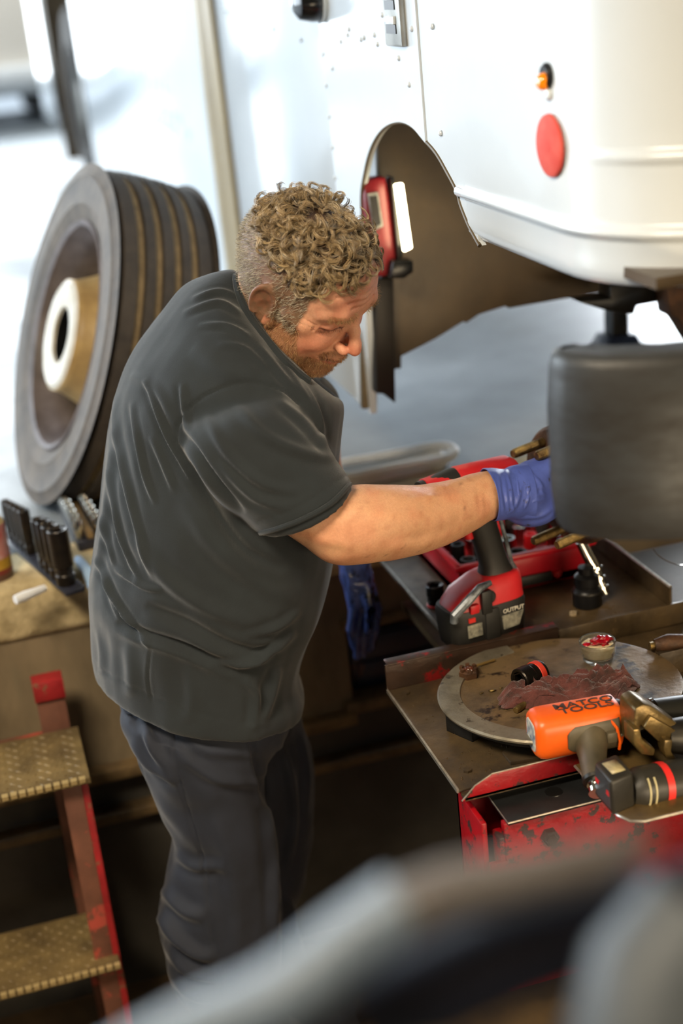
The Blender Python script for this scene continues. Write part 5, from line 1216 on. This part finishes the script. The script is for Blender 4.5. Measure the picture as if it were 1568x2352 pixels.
# red case full of sockets
cs = thing('tool_case', 'open red plastic tool case behind the cordless wrench on the rear tray', 'case', (.80, 2.2, RZ))
M_case = mat('glossy_red_case', (196, 22, 40), (176, 16, 34), scale=10, rough=.3)
x0, x1, y0, y1, z0, z1 = .705, .945, 2.065, 2.30, RZ+.001, RZ+.062
g = MB()
g.box(x0, x1, y0, y0+.006, z0, z1).box(x0, x1, y1-.006, y1, z0, z1).box(x0, x0+.006, y0, y1, z0, z1).box(x1-.006, x1, y0, y1, z0, z1).box(x0, x1, y0, y1, z0, z0+.02)
g.build('tray_body', M_case, cs, bevel=.003)
MB().box(x0-.006, x1+.006, y0-.008, y0+.004, z1-.004, z1+.006).box(x0-.008, x0+.005, y0-.006, y1, z1-.004, z1+.006).box(x1-.005, x1+.008, y0-.006, y1, z1-.004, z1+.006).build('rim', M_case, cs, bevel=.002)
for k in range(4): MB().box(x0+.02+k*.012, x0+.025+k*.012, y0-.005, y0+.001, z0+.02, z1-.006).build('rib', M_case, cs, bevel=.001)
MB().box(x0+.10, x0+.165, y0-.006, y0, z0+.006, z0+.024).build('latch', M_bt, cs, bevel=.002)
lump('latch_button', (x0+.175, y0-.002, z0+.016), .008, M_redtool, cs, 1, .05, 1, 2)
MB().box(x0+.006, x1-.006, y1, y1+.012, z0, z0+.10).build('lid', M_case, cs, bevel=.003)
ORD = ['first', 'second', 'third', 'fourth', 'fifth', 'sixth', 'seventh', 'eighth', 'ninth']
rr2 = random.Random(9); n_ = 0; first = None
M_sockc = [M_chrome, M_bt, M_sockb, mat('red_cap', (190, 24, 30), rough=.4)]
for i in range(5):
    for j in range(4):
        cx, cy = x0+.03+i*.045, y0+.035+j*.05; r = .011+.006*rr2.random(); h = .03+.03*rr2.random()
        m_ = M_sockc[rr2.randrange(4)]
        o = MB().lathe([(0, h*.8), (r*.6, h*.8), (r*.7, h), (r, h), (r, h*.4), (r*.85, h*.35), (r*.85, 0)], M=T(cx, cy, z0+.019, 0, 0), n=14).build('case_socket', m_, None)
        nm_ = {0: 'chrome', 1: 'dull black', 2: 'satin black', 3: 'red'}[M_sockc.index(m_)]
        tag(o, '%s socket in the red case, %s row from the front, %s from the left' % (nm_, ORD[j], ORD[i]), 'socket', 'sockets inside the red tool case')
# sockets beside it
c = Vector(aZ(1007, 1398, RZ)); c.y += .012
s_ = socket('impact_socket', 'short black impact socket with a red ring at its foot left of the battery', Matrix.Translation(c), .0155, .040, .011, M_sockb, None, (.02, .14, mat('red_foot_ring', (206, 60, 60), rough=.4)), tuple(c))
c = Vector(aZ(1357, 1396, RZ)); c.y += .014
sk = thing('stacked_socket', 'wide black impact socket stack with chrome ratchet leaning on the rear tray', 'socket', tuple(c))
MB().lathe([(0, 0), (.0225, 0), (.024, .002), (.024, .028), (.022, .031), (.0185, .033), (.0185, .036), (.0205, .038), (.0205, .052), (.017, .055), (.013, .057), (.013, .068), (.0, .069)], M=Matrix.Translation(c), n=32).build('barrel', M_sockb, sk, smooth=30)
MB().lathe([(.0245, .0245), (.0252, .026), (.0245, .028)], M=Matrix.Translation(c), n=32).build('step_ring', M_steeldark, sk)
a, b = c+Vector((.020, .0, .0)), c+Vector((.006, .03, .10))
rt = thing('chrome_extension', 'chrome ratchet extension leaning against the wide black socket', 'extension bar', tuple(a))
MB().tube([a+(b-a)*.0+Vector((.012, 0, .012)), a+(b-a)*.2+Vector((.010, 0, .008)), a+(b-a)*.5+Vector((.008, 0, .006)), a+(b-a)*.72+Vector((.004, 0, .004)), b], [.008, .010, .0105, .0095, .009], n=14).build('shaft', M_chrome, rt)
for k in range(3): MB().lathe([(.0098, -.003), (.012, -.002), (.012, .002), (.0098, .003)], M=frame(a+(b-a)*(.15+.16*k)+Vector((.011, 0, .008)), b-a) @ T(0, 0, 0, 0, PI/2), n=14).build('knurl', M_chrome, rt)
c = Vector(aZ(1316, 1412, RZ))
o = MB().lathe([(.003, 0), (.0065, 0), (.0065, .005), (.003, .005), (.003, 0)], M=Matrix.Translation(c), n=6).build('loose_nut', mat('pale_brass_nut', (200, 180, 146), rough=.3, metal=.5), None, smooth=0); tag(o, 'single pale loose nut lying on the rear tray', 'nut')
# wire hoop hanging under the van to the right
p = [aY(x, y, 1.9) for x, y in ((1500, 1262), (1512, 1276), (1535, 1290), (1570, 1299), (1620, 1290), (1650, 1250), (1650, 1150))]
o = MB().tube([tuple(q) for q in spl(p, 4)], .0011, n=6).build('steel_wire', M_chrome, None); tag(o, 'thin bright steel wire curving down below the bumper', 'wire')
# pale hose ring on the workshop floor behind
hc = Vector(aZ(880, 1092, FZ))
pts = [(hc.x+.13*math.cos(a), hc.y+.05*math.sin(a), FZ+.012+.004*math.sin(a*3)) for a in [k*2*PI/40 for k in range(41)]]
o = MB().tube(pts, .011, n=12, cap=False).tube([(x+.02, y-.015, z+.02) for x, y, z in pts], .010, n=12, cap=False).build('air_hose', mat('pale_grey_hose', (232, 234, 234), (216, 216, 212), scale=10, rough=.4), None)
tag(o, 'pale grey air hose coiled on the floor behind the gloved arm', 'hose')
# blue jack stand under the van
js = thing('jack_stand', 'dark blue jack stand under the van behind the bumper', 'jack stand', tuple(aZ(1415, 800, FZ)))
a = aY(1415, 640, 2.75); fy = 2.75; zt_ = float(a[2])-.02; xx = float(aY(1415, 800, fy)[0])
g = MB(); g.add([(xx-.03, fy-.03, zt_-.10), (xx+.035, fy-.03, zt_-.10), (xx+.035, fy+.035, zt_-.10), (xx-.03, fy+.035, zt_-.10), (xx-.11, fy-.10, FZ), (xx+.10, fy-.10, FZ), (xx+.10, fy+.10, FZ), (xx-.11, fy+.10, FZ)], [(0, 1, 2, 3), (7, 6, 5, 4), (0, 4, 5, 1), (1, 5, 6, 2), (2, 6, 7, 3), (3, 7, 4, 0)])
g.build('base', mat('navy_stand_paint', (26, 36, 66), (20, 28, 50), scale=8, rough=.4), js, bevel=.004)
MB().box(xx-.018, xx+.022, fy-.02, fy+.02, zt_-.11, zt_+.03).build('post', M_blk, js, bevel=.002)
MB().box(xx-.04, xx+.045, fy-.03, fy+.03, zt_+.02, zt_+.035).build('saddle', M_blk, js, bevel=.003)

# ================================================================ things on the concrete ledge at the left
M_rail = mat('black_socket_rail', (44, 44, 56), (30, 30, 36), scale=20, rough=.4)
ra_ = Vector(aZ(160, 1352, FZ+.004)); rb_ = Vector(aZ(12, 1225, FZ+.004))
u = (rb_-ra_); Lr = u.length; u.normalize(); w_ = Vector((-u.y, u.x, 0))
rl = thing('socket_rail', 'black socket rail lying on the pit edge under the deep sockets', 'rail', tuple(ra_))
RM = frame(Vector((ra_.x, ra_.y, FZ+.004)), u)
MB().box(-.03, Lr, -.018, .018, 0, .006, RM).build('bar', M_rail, rl, bevel=.001)
for k in range(26): MB().box(-.025+k*(Lr+.02)/26, -.019+k*(Lr+.02)/26, -.020, -.016, .002, .008, RM).build('clip', M_rail, rl)
M_deep = mat('brown_black_deep_socket', (52, 44, 36), (36, 32, 30), scale=30, rough=.32, metal=.6)
spots = [(.012, .0185, .104), (.052, .0155, .100), (.086, .014, .098), (.116, .013, .094), (.200, .0112, .088), (.229, .0108, .085), (.257, .0105, .082), (.284, .010, .079), (.310, .0096, .076)]
nm = ['largest deep impact socket at the near end of the ledge rail', 'deep impact socket just behind the largest one on the ledge rail', 'third deep impact socket from the near end of the ledge rail', 'fourth deep impact socket just before the gap in the ledge rail row']
for k, (d_, r, h) in enumerate(spots):
    p = RM @ Vector((d_, 0, .006)); 
    lab = nm[k] if k < 4 else '%s slim deep socket beyond the gap in the ledge rail row' % ORD[k-4]
    socket('deep_socket', lab, Matrix.Translation(p), r, h, r*.72, M_deep, None if k < 4 else 'slim deep sockets beyond the gap on the ledge rail', None, tuple(p), hexn=6, steps=[(r, h*.34), (r*.86, h*.30), (r*.86, h*.2), (r*.95, h*.18)])
# chrome topped small sockets on a second rail, nearer the wheel
ra2 = Vector(aZ(212, 1262, FZ)); rb2 = Vector(aZ(158, 1160, FZ)); ra2.z = rb2.z = FZ+.004
u2 = (rb2-ra2); L2 = u2.length; u2.normalize(); R2 = frame(ra2, u2)
rl2 = thing('socket_tray', 'low socket tray with a brown strip between two rows of chrome sockets', 'rail', tuple(ra2))
MB().box(-.01, L2, -.026, .026, 0, .020, R2).build('bar', M_rail, rl2, bevel=.002)
MB().box(-.01, L2+.01, -.006, .006, .022, .034, R2).build('centre_strip', M_beam, rl2, bevel=.001)
first = None
for side_ in (-1, 1):
    for k in range(9):
        p = R2 @ Vector((.008+k*L2/9, side_*.018, .022)); r = .0085-.0003*k
        if first is None:
            first = MB().lathe([(.0055, .030), (.0075, .034), (.0085, .032), (.0085, .012), (.0075, .010), (.0075, 0)], n=16).build('chrome_socket', M_chrome, None); o = first
        else: o = first.copy(); COL.objects.link(o)
        o.location = p; tag(o, '%s chrome socket from the near end in the %s row of the low tray' % (ORD[k], 'right' if side_ < 0 else 'left'), 'socket', 'chrome sockets in the low tray')
# can at the edge of the frame
c = Vector(aZ(-8, 1325, FZ+.004))
cn = thing('spray_can', 'spray can with faded red and yellow label cut by the left edge of the photo', 'can', tuple(c))
MB().lathe([(0, 0), (.030, 0), (.032, .003), (.032, .013)], M=Matrix.Translation(c), n=28).build('base', mat('brown_can_base', (96, 66, 52), rough=.4), cn)
MB().lathe([(.0322, .013), (.0322, .022)], M=Matrix.Translation(c), n=28).build('red_band', mat('dull_red_band', (120, 48, 40), rough=.4), cn)
MB().lathe([(.0322, .022), (.0322, .042)], M=Matrix.Translation(c), n=28).build('yellow_band', mat('mustard_band', (170, 130, 40), (190, 150, 50), scale=30, rough=.4), cn)
MB().lathe([(.0322, .042), (.0322, .105)], M=Matrix.Translation(c), n=28).build('label', mat('pink_grey_label', (196, 160, 150), (180, 90, 84), scale=26, rough=.4), cn)
MB().lathe([(.0322, .105), (.026, .116), (.018, .120), (.018, .135), (0, .137)], M=Matrix.Translation(c), n=28).build('cap', mat('tan_can_cap', (170, 146, 100), rough=.4), cn)
a, b = Vector(aZ(35, 1378, FZ+.012)), Vector(aZ(104, 1350, FZ+.012))
o = MB().tube([a, a+(b-a)*.3, a+(b-a)*.7, b], [.008, .009, .007, .006], n=10).build('chalk_stub', mat('white_marker', (226, 226, 226), rough=.5), None); tag(o, 'white marker stub lying at the rim of the pit edge', 'marker')
a = Vector(aZ(215, 1350, FZ+.01)); b = Vector(aZ(180, 1285, FZ+.01))
o = MB().tube([a, (a+b)/2+Vector((.004, 0, .002)), b], [.010, .010, .008], n=10).build('blue_tube', mat('pale_blue_plastic', (150, 178, 206), rough=.4), None); tag(o, 'pale blue plastic tube on the ledge beside the man', 'tube')

# ================================================================ guard rail at the near edge of the pit, far out of focus
M_fgb = mat('pale_blue_grey_paint', (146, 163, 182), (136, 153, 173), scale=3, rough=.45)
M_fgt = mat('beige_grey_paint', (112, 108, 108), (104, 98, 94), scale=3, rough=.5)
M_fgn = mat('dark_navy_rubber', (24, 26, 44), rough=.6)
def fp(x, y, d): v = ray(x, y); v = v/np.linalg.norm(v); return tuple(CAMP+v*d)
gr = thing('guard_rail', 'pale bent pit guard rail blurred in the foreground, with a dark padded bar', 'guard rail', (.1, .2, FZ))
pts = spl([np.array(p) for p in (fp(220, 2470, .64), fp(430, 2370, .63), fp(640, 2290, .62), fp(800, 2170, .62), fp(930, 2080, .62))], 5)
low_l = (pts[0][0]-.1, .30, FZ)
MB().tube([low_l, tuple(pts[0])]+[tuple(p) for p in pts], [.012, .010]+[.010+.0055*min(1, i/10) for i in range(len(pts))], n=16).build('rail', M_fgb, gr)
MB().tube([fp(900, 2110, .62), fp(1040, 2050, .62), fp(1200, 2020, .62), fp(1360, 1985, .62), fp(1500, 1930, .63)], [0.0144, 0.0136, 0.0120, 0.0112, 0.0056], n=16).build('rail_sleeve', M_fgt, gr)
MB().tube([fp(820, 2330, .66), fp(1000, 2270, .66), fp(1180, 2190, .66), fp(1360, 2130, .66), fp(1700, 2040, .66)], [0.0160, 0.0208, 0.0208, 0.0192, 0.0176], n=16).build('padded_bar', M_fgn, gr)
MB().tube([fp(1480, 2600, .64), fp(1500, 2420, .64), fp(1540, 2260, .64), fp(1640, 2120, .64)], [0.0360, 0.0368, 0.0368, 0.0320], n=24).build('post_cap', mat('pale_grey_post', (104, 112, 120), rough=.5), gr)
q_ = fp(1480, 2600, .64); MB().tube([q_, (q_[0], .34, FZ)], [0.0240, 0.0240], n=16).build('post', M_fgt, gr)
